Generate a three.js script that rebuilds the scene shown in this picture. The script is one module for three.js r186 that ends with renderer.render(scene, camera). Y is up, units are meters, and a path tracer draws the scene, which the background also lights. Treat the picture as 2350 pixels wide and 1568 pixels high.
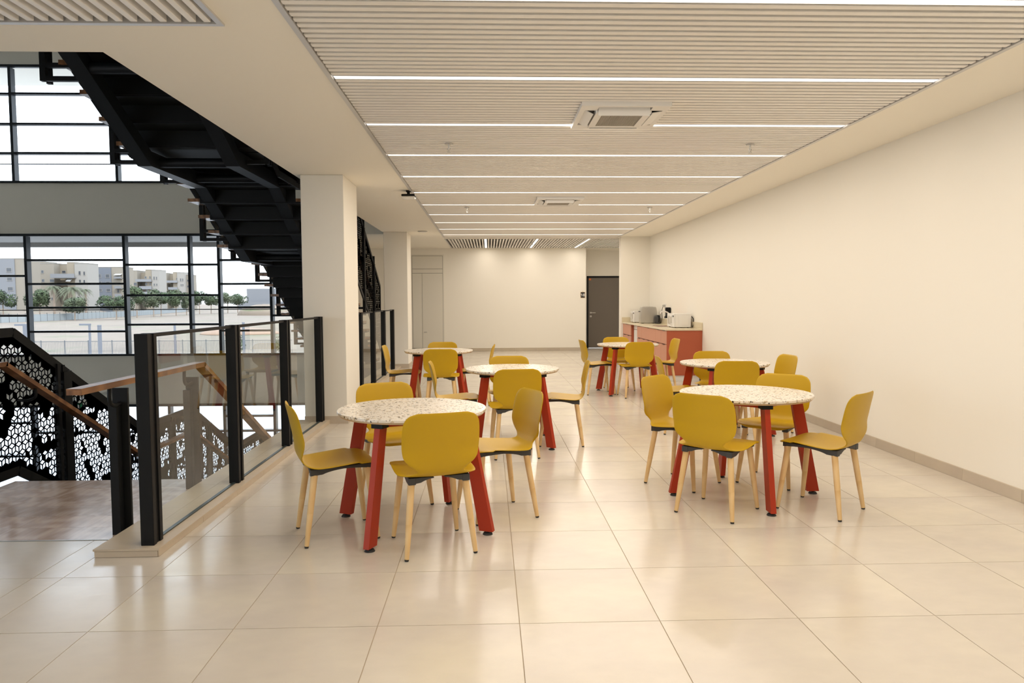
import * as THREE from 'three';
import { mergeGeometries } from 'three/addons/utils/BufferGeometryUtils.js';
import { RoundedBoxGeometry } from 'three/addons/geometries/RoundedBoxGeometry.js';
import { RectAreaLightUniformsLib } from 'three/addons/lights/RectAreaLightUniformsLib.js';
import { FontLoader } from 'three/addons/loaders/FontLoader.js';
import { TextGeometry } from 'three/addons/geometries/TextGeometry.js';

// ---------------------------------------------------------------- camera, sky, sun, lamps, exposure
const scene = new THREE.Scene();
const renderer = new THREE.WebGLRenderer({ antialias: true });
renderer.toneMapping = THREE.LinearToneMapping;
renderer.toneMappingExposure = 1.06;
renderer.shadowMap.enabled = true;
RectAreaLightUniformsLib.init();
const camera = new THREE.PerspectiveCamera(51.21, 2350 / 1568, 0.05, 4000);
camera.position.set(-0.1235, 1.3723, 2.3505);
camera.rotation.set(-0.0581254, -0.0327949, -0.0045381, 'YXZ');
scene.add(camera);

const SKY_LOW = [0.86, 0.93, 1.0], SKY_HIGH = [0.58, 0.75, 1.0], SKY_GAIN = 4.0;
{
  const w = 64, h = 64, d = new Float32Array(w * h * 4);
  for (let j = 0; j < h; j++) for (let i = 0; i < w; i++) {
    const el = Math.max(0, ((j + 0.5) / h - 0.5) * 2), k = Math.pow(el, 0.8), o = (j * w + i) * 4;
    for (let c = 0; c < 3; c++) d[o + c] = SKY_GAIN * (SKY_LOW[c] * (1 - k) + SKY_HIGH[c] * k);
    d[o + 3] = 1;
  }
  const t = new THREE.DataTexture(d, w, h, THREE.RGBAFormat, THREE.FloatType);
  t.mapping = THREE.EquirectangularReflectionMapping; t.magFilter = THREE.LinearFilter; t.needsUpdate = true;
  scene.background = t;
}
const sun = new THREE.DirectionalLight(new THREE.Color().setRGB(1, 0.95, 0.87), 3.2);
sun.position.set(60, 110, 55); sun.target.position.set(0, 0, -20);
sun.castShadow = true; sun.shadow.mapSize.set(2048, 2048);
Object.assign(sun.shadow.camera, { left: -120, right: 120, top: 120, bottom: -120, near: 1, far: 600 });
scene.add(sun, sun.target);
const LAMP = new THREE.Color().setRGB(1, 0.885, 0.745), LAMP_POWER = 33.5, LAMP_GLOW = 1.6;

// ---------------------------------------------------------------- helpers
const rng = (s) => () => { s |= 0; s = s + 0x6D2B79F5 | 0; let t = Math.imul(s ^ s >>> 15, 1 | s); t = t + Math.imul(t ^ t >>> 7, 61 | t) ^ t; return ((t ^ t >>> 14) >>> 0) / 4294967296; };
const V = (x, y, z) => new THREE.Vector3(x, y, z);
const C = (r, g, b) => new THREE.Color().setRGB(r, g, b);
const hash = (x, y, s) => { let h = Math.imul(x, 374761393) + Math.imul(y, 668265263) + Math.imul(s, 1442695041); h = Math.imul(h ^ h >>> 13, 1274126177); return ((h ^ h >>> 16) >>> 0) / 4294967296; };
function vnoise(x, y, per, s) {                          // tiling value noise
  const xi = Math.floor(x), yi = Math.floor(y), fx = x - xi, fy = y - yi, u = fx * fx * (3 - 2 * fx), v = fy * fy * (3 - 2 * fy);
  const m = (a) => ((a % per) + per) % per, H = (a, b) => hash(m(a), m(b), s);
  return (H(xi, yi) * (1 - u) + H(xi + 1, yi) * u) * (1 - v) + (H(xi, yi + 1) * (1 - u) + H(xi + 1, yi + 1) * u) * v;
}
function fbm(x, y, per, s, n = 4) { let a = 0, k = 0.5, t = 0; for (let i = 0; i < n; i++) { a += k * vnoise(x, y, per, s + i); t += k; x *= 2; y *= 2; per *= 2; k *= 0.5; } return a / t; }
function texture(n, f, srgb = true) {
  const d = new Uint8Array(n * n * 4);
  for (let j = 0; j < n; j++) for (let i = 0; i < n; i++) { const c = f(i / n, j / n), o = (j * n + i) * 4; d[o] = c[0]; d[o + 1] = c[1]; d[o + 2] = c[2]; d[o + 3] = 255; }
  const t = new THREE.DataTexture(d, n, n); t.wrapS = t.wrapT = THREE.RepeatWrapping; t.magFilter = THREE.LinearFilter; t.minFilter = THREE.LinearMipmapLinearFilter; t.generateMipmaps = true;
  if (srgb) t.colorSpace = THREE.SRGBColorSpace; t.needsUpdate = true; return t;
}
const grey = (v) => [v, v, v];
function box(x0, x1, y0, y1, z0, z1) {
  const w = x1 - x0, h = y1 - y0, d = z1 - z0, g = new THREE.BoxGeometry(w, h, d), uv = g.attributes.uv, s = [[d, h], [d, h], [w, d], [w, d], [w, h], [w, h]];
  for (let f = 0; f < 6; f++) for (let k = 0; k < 4; k++) uv.setXY(f * 4 + k, uv.getX(f * 4 + k) * s[f][0] + x0 * 0.37, uv.getY(f * 4 + k) * s[f][1] + z0 * 0.41);
  return g.translate((x0 + x1) / 2, (y0 + y1) / 2, (z0 + z1) / 2);
}
function rbox(x0, x1, y0, y1, z0, z1, r = 0.008, seg = 2) {
  return new RoundedBoxGeometry(x1 - x0, y1 - y0, z1 - z0, seg, r).translate((x0 + x1) / 2, (y0 + y1) / 2, (z0 + z1) / 2);
}
function bar(p, q, w, h, up = V(0, 1, 0)) {              // box from p to q; w across, h along up
  const d = q.clone().sub(p), L = d.length(), y = d.clone().normalize(), x = up.clone().cross(y).normalize(), z = x.clone().cross(y).normalize();
  const g = box(-w / 2, w / 2, -L / 2, L / 2, -h / 2, h / 2);
  return g.applyMatrix4(new THREE.Matrix4().makeBasis(x, y, z).setPosition(p.clone().add(q).multiplyScalar(0.5)));
}
function cyl(p, q, r0, r1 = r0, seg = 14) {
  const d = q.clone().sub(p), L = d.length(), g = new THREE.CylinderGeometry(r1, r0, L, seg, 1);
  const uv = g.attributes.uv; for (let i = 0; i < uv.count; i++) uv.setXY(i, uv.getX(i) * 0.1, uv.getY(i) * L);
  g.applyQuaternion(new THREE.Quaternion().setFromUnitVectors(V(0, 1, 0), d.normalize()));
  return g.translate((p.x + q.x) / 2, (p.y + q.y) / 2, (p.z + q.z) / 2);
}
function tube(pts, r, n = 24, seg = 8) { return new THREE.TubeGeometry(new THREE.CatmullRomCurve3(pts), n, r, seg); }
function merge(list) {
  if (!Array.isArray(list)) return list;
  if (list.length === 1) return list[0];
  return mergeGeometries(list.map((g) => { const t = g.index ? g.toNonIndexed() : g; for (const k of Object.keys(t.attributes)) if (!['position', 'normal', 'uv'].includes(k)) t.deleteAttribute(k); return t; }));
}
const taken = new Map();
function numbered(name) { const n = taken.get(name) ?? 0; taken.set(name, n + 1); return n ? name + '_' + String(n).padStart(3, '0') : name; }
function obj(name, geo, mat, parent = scene) { const m = new THREE.Mesh(merge(geo), mat); m.name = parent === scene ? numbered(name) : name; parent.add(m); return m; }
function tag(o, label, category, group) { o.userData.label = label; o.userData.category = category; if (group) o.userData.group = group; return o; }
function thing(name, label, category, pos = [0, 0, 0], turn = 0, group) {
  const o = new THREE.Group(); o.name = numbered(name); o.position.set(...pos); o.rotation.y = turn; scene.add(o); return tag(o, label, category, group);
}
function struct(name, geo, mat, parent = scene) { const o = obj(name, geo, mat, parent); if (parent === scene) o.userData.kind = 'structure'; return o; }
const std = (o) => new THREE.MeshStandardMaterial(o), phys = (o) => new THREE.MeshPhysicalMaterial(o);

// ---------------------------------------------------------------- materials
const plasterBump = texture(256, (u, v) => grey(110 + 60 * fbm(u * 24, v * 24, 24, 3, 3)), false);
const paint = (r, g, b) => std({ color: C(r, g, b), roughness: 0.85, bumpMap: plasterBump, bumpScale: 0.0006 });
const M = {};
M.wall = paint(0.90, 0.865, 0.785);
M.ceil = paint(0.92, 0.88, 0.785);
M.column = paint(0.87, 0.84, 0.77);
M.facadeWall = M.wall;
M.plenum = std({ color: C(0.16, 0.155, 0.15), roughness: 0.95 });
M.outside = std({ color: C(0.34, 0.325, 0.305), roughness: 0.95 });
M.slat = std({ color: C(0.90, 0.875, 0.835), roughness: 0.42, metalness: 0.0 });
M.trimMetal = std({ color: C(0.62, 0.61, 0.60), roughness: 0.35, metalness: 0.3 });
const tileTex = texture(1024, (u, v) => {
  const a = fbm(u * 5, v * 7, 5, 11, 5) - 0.5, b = fbm(u * 26, v * 40, 26, 21, 3) - 0.5, k = 1 + 0.085 * a + 0.03 * b;
  return [Math.min(255, 222 * k), Math.min(255, 213 * k + 2 * a), Math.min(255, 199 * (k - 0.03 * a))];
});
tileTex.repeat.set(0.5, 0.5);
const tileRough = texture(256, (u, v) => grey(120 + 60 * fbm(u * 10, v * 10, 10, 5, 4)), false);
M.tiles = [1, 0.985, 1.012, 0.975].map((k) => phys({ color: C(0.91 * k, 0.91 * k, 0.91 * k), map: tileTex, roughness: 0.33, roughnessMap: tileRough, ior: 1.62 }));
M.grout = std({ color: C(0.42, 0.34, 0.24), roughness: 0.95 });
M.baseTile = [0, 1, 2].map((i) => std({ color: C(0.80 - i * 0.035, 0.76 - i * 0.035, 0.70 - i * 0.035), map: tileTex, roughness: 0.5 }));
M.curb = std({ color: C(0.80, 0.74, 0.655), map: tileTex, roughness: 0.5 });
function woodTex(n, cols, s, f1, f2) {
  return texture(n, (u, v) => {
    const w = fbm(u * 4, v * 2, 4, s, 3), g = 0.5 + 0.5 * Math.sin((u * f1 + w * 5.5) * 6.2832), p = fbm(u * f2, v * 3, f2, s + 7, 3);
    const k = Math.min(1, Math.max(0, 0.55 * g + 0.6 * (p - 0.25)));
    return cols[0].map((a, i) => a * (1 - k) + cols[1][i] * k);
  });
}
const ashTex = woodTex(256, [[238, 205, 152], [219, 178, 118]], 31, 3, 32);
const oakTex = woodTex(512, [[168, 122, 82], [108, 72, 46]], 41, 2, 48);
const deckTex = woodTex(512, [[222, 202, 188], [176, 150, 134]], 43, 1, 64);
M.deck = [1, 0.9, 1.06].map((k) => phys({ color: C(0.92 * k, 0.92 * k, 0.94 * k), map: deckTex, roughness: 0.17 }));
M.ash = std({ color: C(0.97, 0.97, 0.97), map: ashTex, roughness: 0.55 });
M.oak = [1, 0.88, 1.1].map((k) => phys({ color: C(0.9 * k, 0.92 * k, 0.95 * k), map: oakTex, roughness: 0.24 }));
M.rail = std({ color: C(0.88, 0.84, 0.80), map: oakTex, roughness: 0.38 });
M.black = phys({ color: C(0.008, 0.0085, 0.0095), roughness: 0.5, specularIntensity: 0.4 });
M.blackBlue = phys({ color: C(0.010, 0.012, 0.016), roughness: 0.42, specularIntensity: 0.5 });
M.rubber = std({ color: C(0.02, 0.02, 0.02), roughness: 0.7 });
M.frame = phys({ color: C(0.014, 0.020, 0.027), roughness: 0.4, specularIntensity: 0.6 });
M.mustard = phys({ color: C(0.545, 0.335, 0.005), roughness: 0.42, specularIntensity: 0.75, bumpMap: plasterBump, bumpScale: 0.00008 });
M.darkPlastic = std({ color: C(0.045, 0.043, 0.042), roughness: 0.55 });
M.red = phys({ color: C(0.40, 0.036, 0.009), roughness: 0.45, specularIntensity: 0.6 });
M.glass = phys({ color: C(0.93, 0.97, 0.95), roughness: 0.0, transmission: 1, thickness: 0, ior: 1.5, metalness: 0 });
M.pane = phys({ color: C(0.98, 0.99, 0.99), roughness: 0.0, transmission: 1, thickness: 0, ior: 1.45 });
M.glassEdge = std({ color: C(0.03, 0.045, 0.045), roughness: 0.4 });
M.lamp = std({ color: C(0.9, 0.9, 0.9), roughness: 0.5, emissive: C(1, 0.95, 0.87), emissiveIntensity: LAMP_GLOW });
M.white = std({ color: C(0.80, 0.79, 0.77), roughness: 0.4 });
M.whiteGloss = phys({ color: C(0.80, 0.79, 0.77), roughness: 0.22 });
M.cupboard = std({ color: C(0.78, 0.75, 0.67), roughness: 0.5 });
M.seam = std({ color: C(0.25, 0.24, 0.21), roughness: 0.8 });
M.doorGrey = std({ color: C(0.17, 0.145, 0.12), roughness: 0.5 });
M.steel = std({ color: C(0.55, 0.54, 0.52), roughness: 0.32, metalness: 0.85 });
M.chrome = std({ color: C(0.7, 0.7, 0.69), roughness: 0.15, metalness: 1 });
M.litTerracotta = std({ color: C(0.60, 0.27, 0.17), roughness: 0.42 });  // terracotta fronts, colour lightened for the bright room reflected in them
M.terracotta = std({ color: C(0.44, 0.10, 0.042), roughness: 0.5 });
M.counter = phys({ color: C(0.72, 0.63, 0.45), roughness: 0.25 });
M.orange = std({ color: C(0.8, 0.2, 0.03), roughness: 0.6 });
M.plywood = std({ color: C(0.62, 0.45, 0.28), roughness: 0.6 });
M.intake = std({ color: C(0.50, 0.46, 0.40), roughness: 0.7 });
function terrazzo() {
  const n = 1024, cv = document.createElement('canvas'); cv.width = cv.height = n; const g = cv.getContext('2d'), R = rng(77);
  g.fillStyle = 'rgb(240,233,223)'; g.fillRect(0, 0, n, n);
  const pal = ['rgb(205,190,168)', 'rgb(222,208,186)', 'rgb(188,168,140)', 'rgb(160,150,138)', 'rgb(250,246,240)', 'rgb(250,247,242)', 'rgb(120,112,104)', 'rgb(214,196,168)', 'rgb(70,66,64)', 'rgb(36,34,34)'];
  const chip = (x, y, r, c) => { g.fillStyle = c; g.beginPath(); const k = 5 + Math.floor(R() * 3), a0 = R() * 6.28, st = 0.55 + R() * 0.45, a1 = R() * 3.14; for (let i = 0; i < k; i++) { const a = a0 + i / k * 6.283, q = r * (0.65 + 0.5 * R()), px = Math.cos(a) * q, py = Math.sin(a) * q * st; const X = x + px * Math.cos(a1) - py * Math.sin(a1), Y = y + px * Math.sin(a1) + py * Math.cos(a1); i ? g.lineTo(X, Y) : g.moveTo(X, Y); } g.closePath(); g.fill(); };
  for (let i = 0; i < 3600; i++) { const big = R(); chip(R() * n, R() * n, 2.5 + 9 * big * big * big + 2.5 * R(), pal[Math.floor(Math.pow(R(), 1.25) * pal.length)]); }
  const t = new THREE.CanvasTexture(cv); t.colorSpace = THREE.SRGBColorSpace; t.wrapS = t.wrapT = THREE.RepeatWrapping; return t;
}
M.terrazzo = phys({ color: C(0.95, 0.94, 0.92), map: terrazzo(), roughness: 0.22 });

// ---------------------------------------------------------------- room shell
const CEIL = 2.755, WR = 3.45;
// floor: grout bed with tiles
{
  const floor = struct('floor', [box(-2.25, WR, -0.14, -0.0025, -16.85, 5), box(-7.9, -2.25, -0.14, -0.0025, -1.76, 5), box(-4.2, -2.25, -0.14, -0.0025, -16.85, -13.6), box(WR, 4.6, -0.14, -0.0025, -17.85, -13.55), box(2.5, WR, -0.14, -0.0025, -17.85, -16.85)], M.grout);
  const R = rng(5), G = 0.0019, variants = [];
  for (let k = 0; k < 6; k++) { const g = box(-0.3 + G, 0.3 - G, -0.012, 0, -0.3 + G, 0.3 - G), uv = g.attributes.uv, ox = R() * 2, oy = R() * 2; for (let i = 0; i < uv.count; i++) uv.setXY(i, uv.getX(i) + ox, uv.getY(i) + oy); variants.push(g); }
  const far = [];
  const field = (xa, xb, za, zb) => {
    for (let i = Math.floor(xa / 0.6 + 1e-6); i * 0.6 < xb - 1e-6; i++) for (let j = Math.floor(za / 0.6 + 1e-6); j * 0.6 < zb - 1e-6; j++) {
      const x0 = Math.max(i * 0.6, xa), x1 = Math.min(i * 0.6 + 0.6, xb), z0 = Math.max(j * 0.6, za), z1 = Math.min(j * 0.6 + 0.6, zb);
      if (x1 - x0 < 0.02 || z1 - z0 < 0.02) continue;
      const near = z1 < 0.7 && z0 > -9.7, full = x1 - x0 > 0.599 && z1 - z0 > 0.599;
      if (near && full) { const m = new THREE.Mesh(variants[Math.floor(R() * 6)], M.tiles[Math.floor(R() * 4)]); m.position.set(x0 + 0.3, 0, z0 + 0.3); m.name = 'tile'; floor.add(m); }
      else { const g = box(x0 + G, x1 - G, -0.012, 0, z0 + G, z1 - G); if (near) obj('tile', g, M.tiles[Math.floor(R() * 4)], floor); else far.push(g); }
    }
  };
  field(-2.25, WR, -16.8, 5); field(-7.9, -2.25, -1.76, 5); field(-4.2, -2.25, -16.8, -13.6); field(WR, 4.6, -17.8, -13.6);
  field(2.5, WR, -17.8, -16.8);
  const f = obj('tile_field', far, M.tiles[0], floor); f.userData.kind = 'stuff';
}
// walls
struct('wall_right', box(WR, WR + 0.2, -0.14, 4.03, -13.55, 5), M.wall);
struct('wall_kitchen_end', box(2.80, WR, 0, CEIL, -13.55, -13.35), M.wall);
struct('wall_back', [box(-4.2, 2.5, -0.14, 4.03, -17.0, -16.8), box(2.4, 2.5, 0, 4.03, -17.8, -17.0)], M.wall);
struct('wall_alcove', [box(2.4, 2.66, 0, CEIL, -18.0, -17.8), box(2.66, 3.66, 2.04, CEIL, -18.0, -17.8), box(3.66, 4.8, 0, CEIL, -18.0, -17.8)], M.wall);
struct('wall_corridor', [box(4.6, 4.8, -0.14, 4.03, -17.8, -13.55), box(WR, 4.8, 0, 4.03, -13.55, -13.35)], M.wall);
struct('wall_front', box(-7.9, WR + 0.2, -0.14, 4.03, 5, 5.2), M.wall);
struct('wall_left', [box(-8.1, -7.9, -0.14, 0.1, -1.76, 5.2), box(-8.1, -7.9, 2.7, 4.03, -1.76, 5.2), box(-8.1, -7.9, 0.1, 2.7, -1.76, -1.6), box(-8.1, -7.9, 0.1, 2.7, 4.9, 5.2)], M.wall);
struct('wall_return', box(-4.3, -4.2, -4.2, 7.3, -17.0, -14.85), M.wall);
struct('wall_upper_floor', [box(WR, WR + 0.2, 4.03, 7.3, -17.0, 5.2), box(-8.1, WR, 4.03, 7.3, 5, 5.2), box(-4.2, WR, 4.03, 7.3, -17.0, -16.8), box(-8.1, -7.9, 4.03, 7.3, -1.5, 5), box(-4.2, -2.25, 4.03, 7.3, -12.9, -12.7)], M.wall);
struct('wall_lower_floor', [box(WR, WR + 0.2, -4.1, -0.14, -17.0, 5.2), box(-8.1, WR, -4.1, -0.14, 5, 5.2), box(-4.2, WR, -4.1, -0.14, -17.0, -16.8), box(-8.1, -7.9, -4.1, -0.14, -1.5, 5)], M.wall);
struct('wall_void_front', box(-15.2, -7.9, -4.1, 7.3, -1.71, -1.5), M.wall);
struct('wall_void_left', box(-15.4, -15.2, -4.2, 7.3, -15.0, -1.5), M.wall);
struct('floor_lower', box(-15.2, WR + 0.2, -4.3, -4.1, -17.0, 5.2), std({ color: C(0.36, 0.35, 0.335), roughness: 0.45 }));
struct('roof', box(-15.4, 4.8, 7.3, 7.6, -18.0, 5.2), M.ceil);
// upper slab and ceilings
struct('slab', [box(-2.2, 4.8, 3.12, 4.03, -18.0, 5.2), box(-8.1, -2.2, 3.12, 4.03, -1.71, 5.2), box(-4.3, -2.2, 3.12, 4.03, -17, -12.7)], M.plenum);
struct('ceiling', [
  box(-2.2, -1.105, CEIL, CEIL + 0.02, -16.8, -1.71), box(-7.9, -1.105, CEIL, CEIL + 0.02, -1.71, -1.34), box(-1.43, -1.105, CEIL, CEIL + 0.02, -1.34, 5),
  box(2.765, WR, CEIL, CEIL + 0.02, -13.35, 5), box(-1.105, 2.80, CEIL, CEIL + 0.02, -13.8, -13.42), box(2.8, 4.6, CEIL, CEIL + 0.02, -13.8, -13.55), box(-1.105, 4.6, CEIL, CEIL + 0.02, -16.8, -16.6),
  box(-4.2, -2.2, CEIL, CEIL + 0.02, -16.8, -12.7), box(2.5, 4.6, CEIL, CEIL + 0.02, -17.8, -16.8),
  box(-2.25, -2.2, CEIL, 4.03, -12.7, -1.71), box(-7.9, -2.25, CEIL, 4.03, -1.76, -1.71), box(-4.2, -2.25, CEIL, 4.03, -12.7, -12.65),
], M.ceil);
// columns
for (const [x0, x1, z0, z1] of [[-2.18, -1.71, -6.43, -5.63], [-2.23, -1.755, -12.86, -12.18]]) {
  const c = struct('column', rbox(x0, x1, 0, CEIL, z0, z1, 0.008), M.column);
  const t = 0.012, h = 0.085;
  obj('baseboard_tile', box(x0, x1 + t, 0, h, z1, z1 + t), M.baseTile[0], c);
  obj('baseboard_tile', box(x1, x1 + t, 0, h, z0, z1 - 0.002), M.baseTile[1], c);
}
// baseboards of tile pieces
function baseboard(name, axis, c, a, b, out) {
  const root = struct(name, axis === 'x' ? box(c - 0.001, c, 0, 0.001, a, a + 0.01) : box(a, a + 0.01, 0, 0.001, c, c + 0.001), M.grout), R = rng(9);
  for (let s = a; s < b - 0.02; s += 0.6) {
    const e = Math.min(b, s + 0.6) - 0.002, y0 = 0.001, y1 = 0.087 + (R() - 0.5) * 0.002, m = M.baseTile[Math.floor(R() * 3)];
    obj('baseboard_tile', axis === 'x' ? box(Math.min(c, c + out), Math.max(c, c + out), y0, y1, s, e) : box(s, e, y0, y1, Math.min(c, c + out), Math.max(c, c + out)), m, root);
  }
}
baseboard('baseboard_right', 'x', WR, -9.44, 5, -0.012);
baseboard('baseboard_back', 'z', -16.8, -4.2, 2.5, 0.012);

// ---------------------------------------------------------------- slatted ceilings and lamps
const PITCH = 1.18 / 17, stripZ = []; for (let k = -4; k <= 9; k++) stripZ.push(-2.17 - 1.18 * k);
{
  const trim = [box(-1.105, -1.075, CEIL - 0.012, CEIL + 0.05, -13.42, 5), box(2.735, 2.765, CEIL - 0.012, CEIL + 0.05, -13.42, 5), box(-1.075, 2.735, CEIL - 0.012, CEIL + 0.05, -13.42, -13.39)];
  const root = struct('ceiling_main_panel', trim, M.trimMetal);
  const sg = rbox(-1.07, 2.73, CEIL - 0.008, CEIL + 0.042, -0.0205, 0.0205, 0.004, 1);
  for (let k = -4; k <= 9; k++) for (let i = 1; i < 17; i++) {
    const z = -2.17 - 1.18 * k - i * PITCH; if (z < -13.37 || z > 4.9) continue;
    const m = new THREE.Mesh(sg, M.slat); m.position.z = z; m.name = 'slat'; root.add(m);
  }
  const far = struct('ceiling_far_panel', [box(-1.105, -1.075, CEIL - 0.01, CEIL + 0.05, -16.6, -13.8), box(-1.075, 4.6, CEIL - 0.01, CEIL + 0.05, -13.82, -13.79), box(-1.075, 4.6, CEIL - 0.01, CEIL + 0.05, -16.61, -16.58)], M.trimMetal);
  const fg = box(-0.0165, 0.0165, CEIL - 0.006, CEIL + 0.044, -16.58, -13.82);
  for (let k = -1; k <= 4; k++) for (let i = 1; i < 17; i++) { const x = -0.18 + 1.18 * k + i * PITCH; if (x < -1.06 || x > 4.58) continue; const m = new THREE.Mesh(fg, M.slat); m.position.x = x; m.name = 'slat'; far.add(m); }
  const nl = struct('ceiling_near_panel', [box(-1.46, -1.43, CEIL - 0.012, CEIL + 0.05, -1.34, 3.4), box(-7.9, -1.46, CEIL - 0.012, CEIL + 0.05, -1.34, -1.31)], M.trimMetal);
  const ng = rbox(-0.0175, 0.0175, CEIL - 0.008, CEIL + 0.042, -1.30, 3.4, 0.004, 1);
  for (let i = 0; i < 90; i++) { const m = new THREE.Mesh(ng, M.slat); m.position.x = -1.50 - i * 0.0712; m.name = 'slat'; nl.add(m); }
  struct('ceiling_rear_closure', [box(-7.9, -1.43, CEIL, CEIL + 0.02, 3.4, 5)], M.ceil);
}
function strip(x0, x1, z0, z1, label) {
  const along = x1 - x0 > z1 - z0, t = thing('linear_light', label, 'light', [(x0 + x1) / 2, CEIL, (z0 + z1) / 2], 0, 'linear ceiling lights');
  const w = x1 - x0, d = z1 - z0;
  obj('housing', [box(-w / 2, w / 2, 0.004, 0.05, -d / 2, d / 2), ...(along ? [box(-w / 2, w / 2, -0.006, 0.004, -d / 2, -d / 2 + 0.004), box(-w / 2, w / 2, -0.006, 0.004, d / 2 - 0.004, d / 2)] : [box(-w / 2, -w / 2 + 0.004, -0.006, 0.004, -d / 2, d / 2), box(w / 2 - 0.004, w / 2, -0.006, 0.004, -d / 2, d / 2)])], M.white, t);
  obj('diffuser', box(-w / 2 + (along ? 0 : 0.005), w / 2 - (along ? 0 : 0.005), -0.006, 0.003, -d / 2 + (along ? 0.005 : 0), d / 2 - (along ? 0.005 : 0)), M.lamp, t);
  const l = new THREE.RectAreaLight(LAMP, LAMP_POWER, w - 0.01, d - 0.01); l.position.set(0, -0.009, 0); l.rotation.x = -Math.PI / 2; l.name = 'lamp_light'; t.add(l);
}
const ordinal = ['first', 'second', 'third', 'fourth', 'fifth', 'sixth', 'seventh', 'eighth', 'ninth', 'tenth', 'eleventh'];
stripZ.forEach((z, i) => strip(-1.065, 2.725, z - 0.032, z + 0.032, i < 3 ? `white linear ceiling light ${['third', 'second', 'first'][i]} behind the viewer, over the near floor` : `white linear ceiling light across the slats, ${ordinal[i - 3]} counting from the viewer`));
[-0.18, 1.0, 2.18, 3.36].forEach((x, i) => strip(x - 0.03, x + 0.03, -16.55, -13.85, `short lengthwise light in the far slatted panel, ${ordinal[i]} from the window side`));

// ceiling air conditioners
const font = await new FontLoader().loadAsync('fonts/droid/droid_sans_bold.typeface.json');
function cassette(x, z, label) {
  const t = thing('air_conditioner', label, 'air conditioner', [x, CEIL - 0.008, z], 0, 'ceiling cassette units'), a = 0.315, b = 0.335;
  // panel ring with louver slots on four sides
  obj('panel', [box(-a, a, -0.03, 0, -b, -b + 0.035), box(-a, a, -0.03, 0, b - 0.035, b), box(-a, -a + 0.035, -0.03, 0, -b + 0.035, b - 0.035), box(a - 0.035, a, -0.03, 0, -b + 0.035, b - 0.035),
    ...[[-1, -1], [1, -1], [-1, 1], [1, 1]].map(([i, j]) => box(i < 0 ? -a + 0.035 : a - 0.125, i < 0 ? -a + 0.125 : a - 0.035, -0.03, -0.002, j < 0 ? -b + 0.035 : b - 0.125, j < 0 ? -b + 0.125 : b - 0.035))], M.white, t);
  obj('backing', box(-a + 0.02, a - 0.02, -0.006, 0, -b + 0.02, b - 0.02), M.darkPlastic, t);
  obj('grille_frame', [rbox(-0.20, 0.20, -0.05, -0.01, -0.22, -0.17, 0.008), rbox(-0.20, 0.20, -0.05, -0.01, 0.15, 0.22, 0.008), box(-0.20, -0.15, -0.049, -0.01, -0.175, 0.155), box(0.15, 0.20, -0.049, -0.01, -0.175, 0.155)], M.white, t);
  const bars = []; for (let i = 0; i < 24; i++) { const u = -0.15 + i * 0.0130; bars.push(box(u, u + 0.004, -0.046, -0.036, -0.17, 0.15)); } for (let i = 0; i < 24; i++) { const u = -0.17 + i * 0.0136; bars.push(box(-0.15, 0.15, -0.046, -0.036, u, u + 0.004)); }
  obj('grille', [box(-0.15, 0.15, -0.034, -0.03, -0.17, 0.15), ...bars], M.intake, t);
  const flap = (cx, cz, w, ax, ang) => { const g = ax === 'x' ? rbox(-w / 2, w / 2, -0.004, 0.004, -0.04, 0.04, 0.003) : rbox(-0.04, 0.04, -0.004, 0.004, -w / 2, w / 2, 0.003); g.applyMatrix4(ax === 'x' ? new THREE.Matrix4().makeRotationX(ang) : new THREE.Matrix4().makeRotationZ(ang)); return g.translate(cx, -0.032, cz); };
  obj('louver', flap(0, -0.262, 0.37, 'x', 0.55), M.white, t); obj('louver', flap(0, 0.236, 0.37, 'x', -1.15), M.white, t);
  obj('louver', flap(-0.25, 0, 0.37, 'z', -0.5), M.white, t); obj('louver', flap(0.25, 0, 0.37, 'z', 0.2), M.white, t);
  const tg = new TextGeometry('SAMSUNG', { font, size: 0.0125, depth: 0.0006, curveSegments: 2 }); tg.computeBoundingBox(); tg.translate(-tg.boundingBox.max.x / 2, 0, 0); tg.rotateX(Math.PI / 2); tg.translate(0, -0.0503, 0.172);
  obj('lettering', tg, M.darkPlastic, t);
}
cassette(0.85, -3.0, 'white ceiling cassette air conditioner nearest the viewer');
cassette(0.85, -7.56, 'white ceiling cassette air conditioner farther down the hall');
function sprinkler(x, z, label) {
  const t = thing('sprinkler', label, 'sprinkler', [x, CEIL - 0.008, z], 0, 'sprinkler heads');
  obj('escutcheon', new THREE.CylinderGeometry(0.034, 0.04, 0.012, 16).translate(0, -0.006, 0), M.trimMetal, t);
  obj('stem', [cyl(V(0, -0.01, 0), V(0, -0.05, 0), 0.009, 0.007, 8), cyl(V(-0.012, -0.045, 0), V(-0.004, -0.075, 0), 0.003, 0.003, 6), cyl(V(0.012, -0.045, 0), V(0.004, -0.075, 0), 0.003, 0.003, 6)], M.steel, t);
  obj('deflector', new THREE.CylinderGeometry(0.016, 0.016, 0.004, 12).translate(0, -0.077, 0), M.steel, t);
}
sprinkler(-0.46, -4.0, 'small sprinkler head nearer the viewer, on the column side'); sprinkler(2.21, -4.0, 'small sprinkler head nearer the viewer, on the plain wall side');
sprinkler(-0.43, -8.3, 'small sprinkler head farther away, on the column side'); sprinkler(2.29, -8.3, 'small sprinkler head farther away, on the plain wall side');
sprinkler(0.95, -14.9, 'sprinkler head hanging in the far open slats'); 
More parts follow.
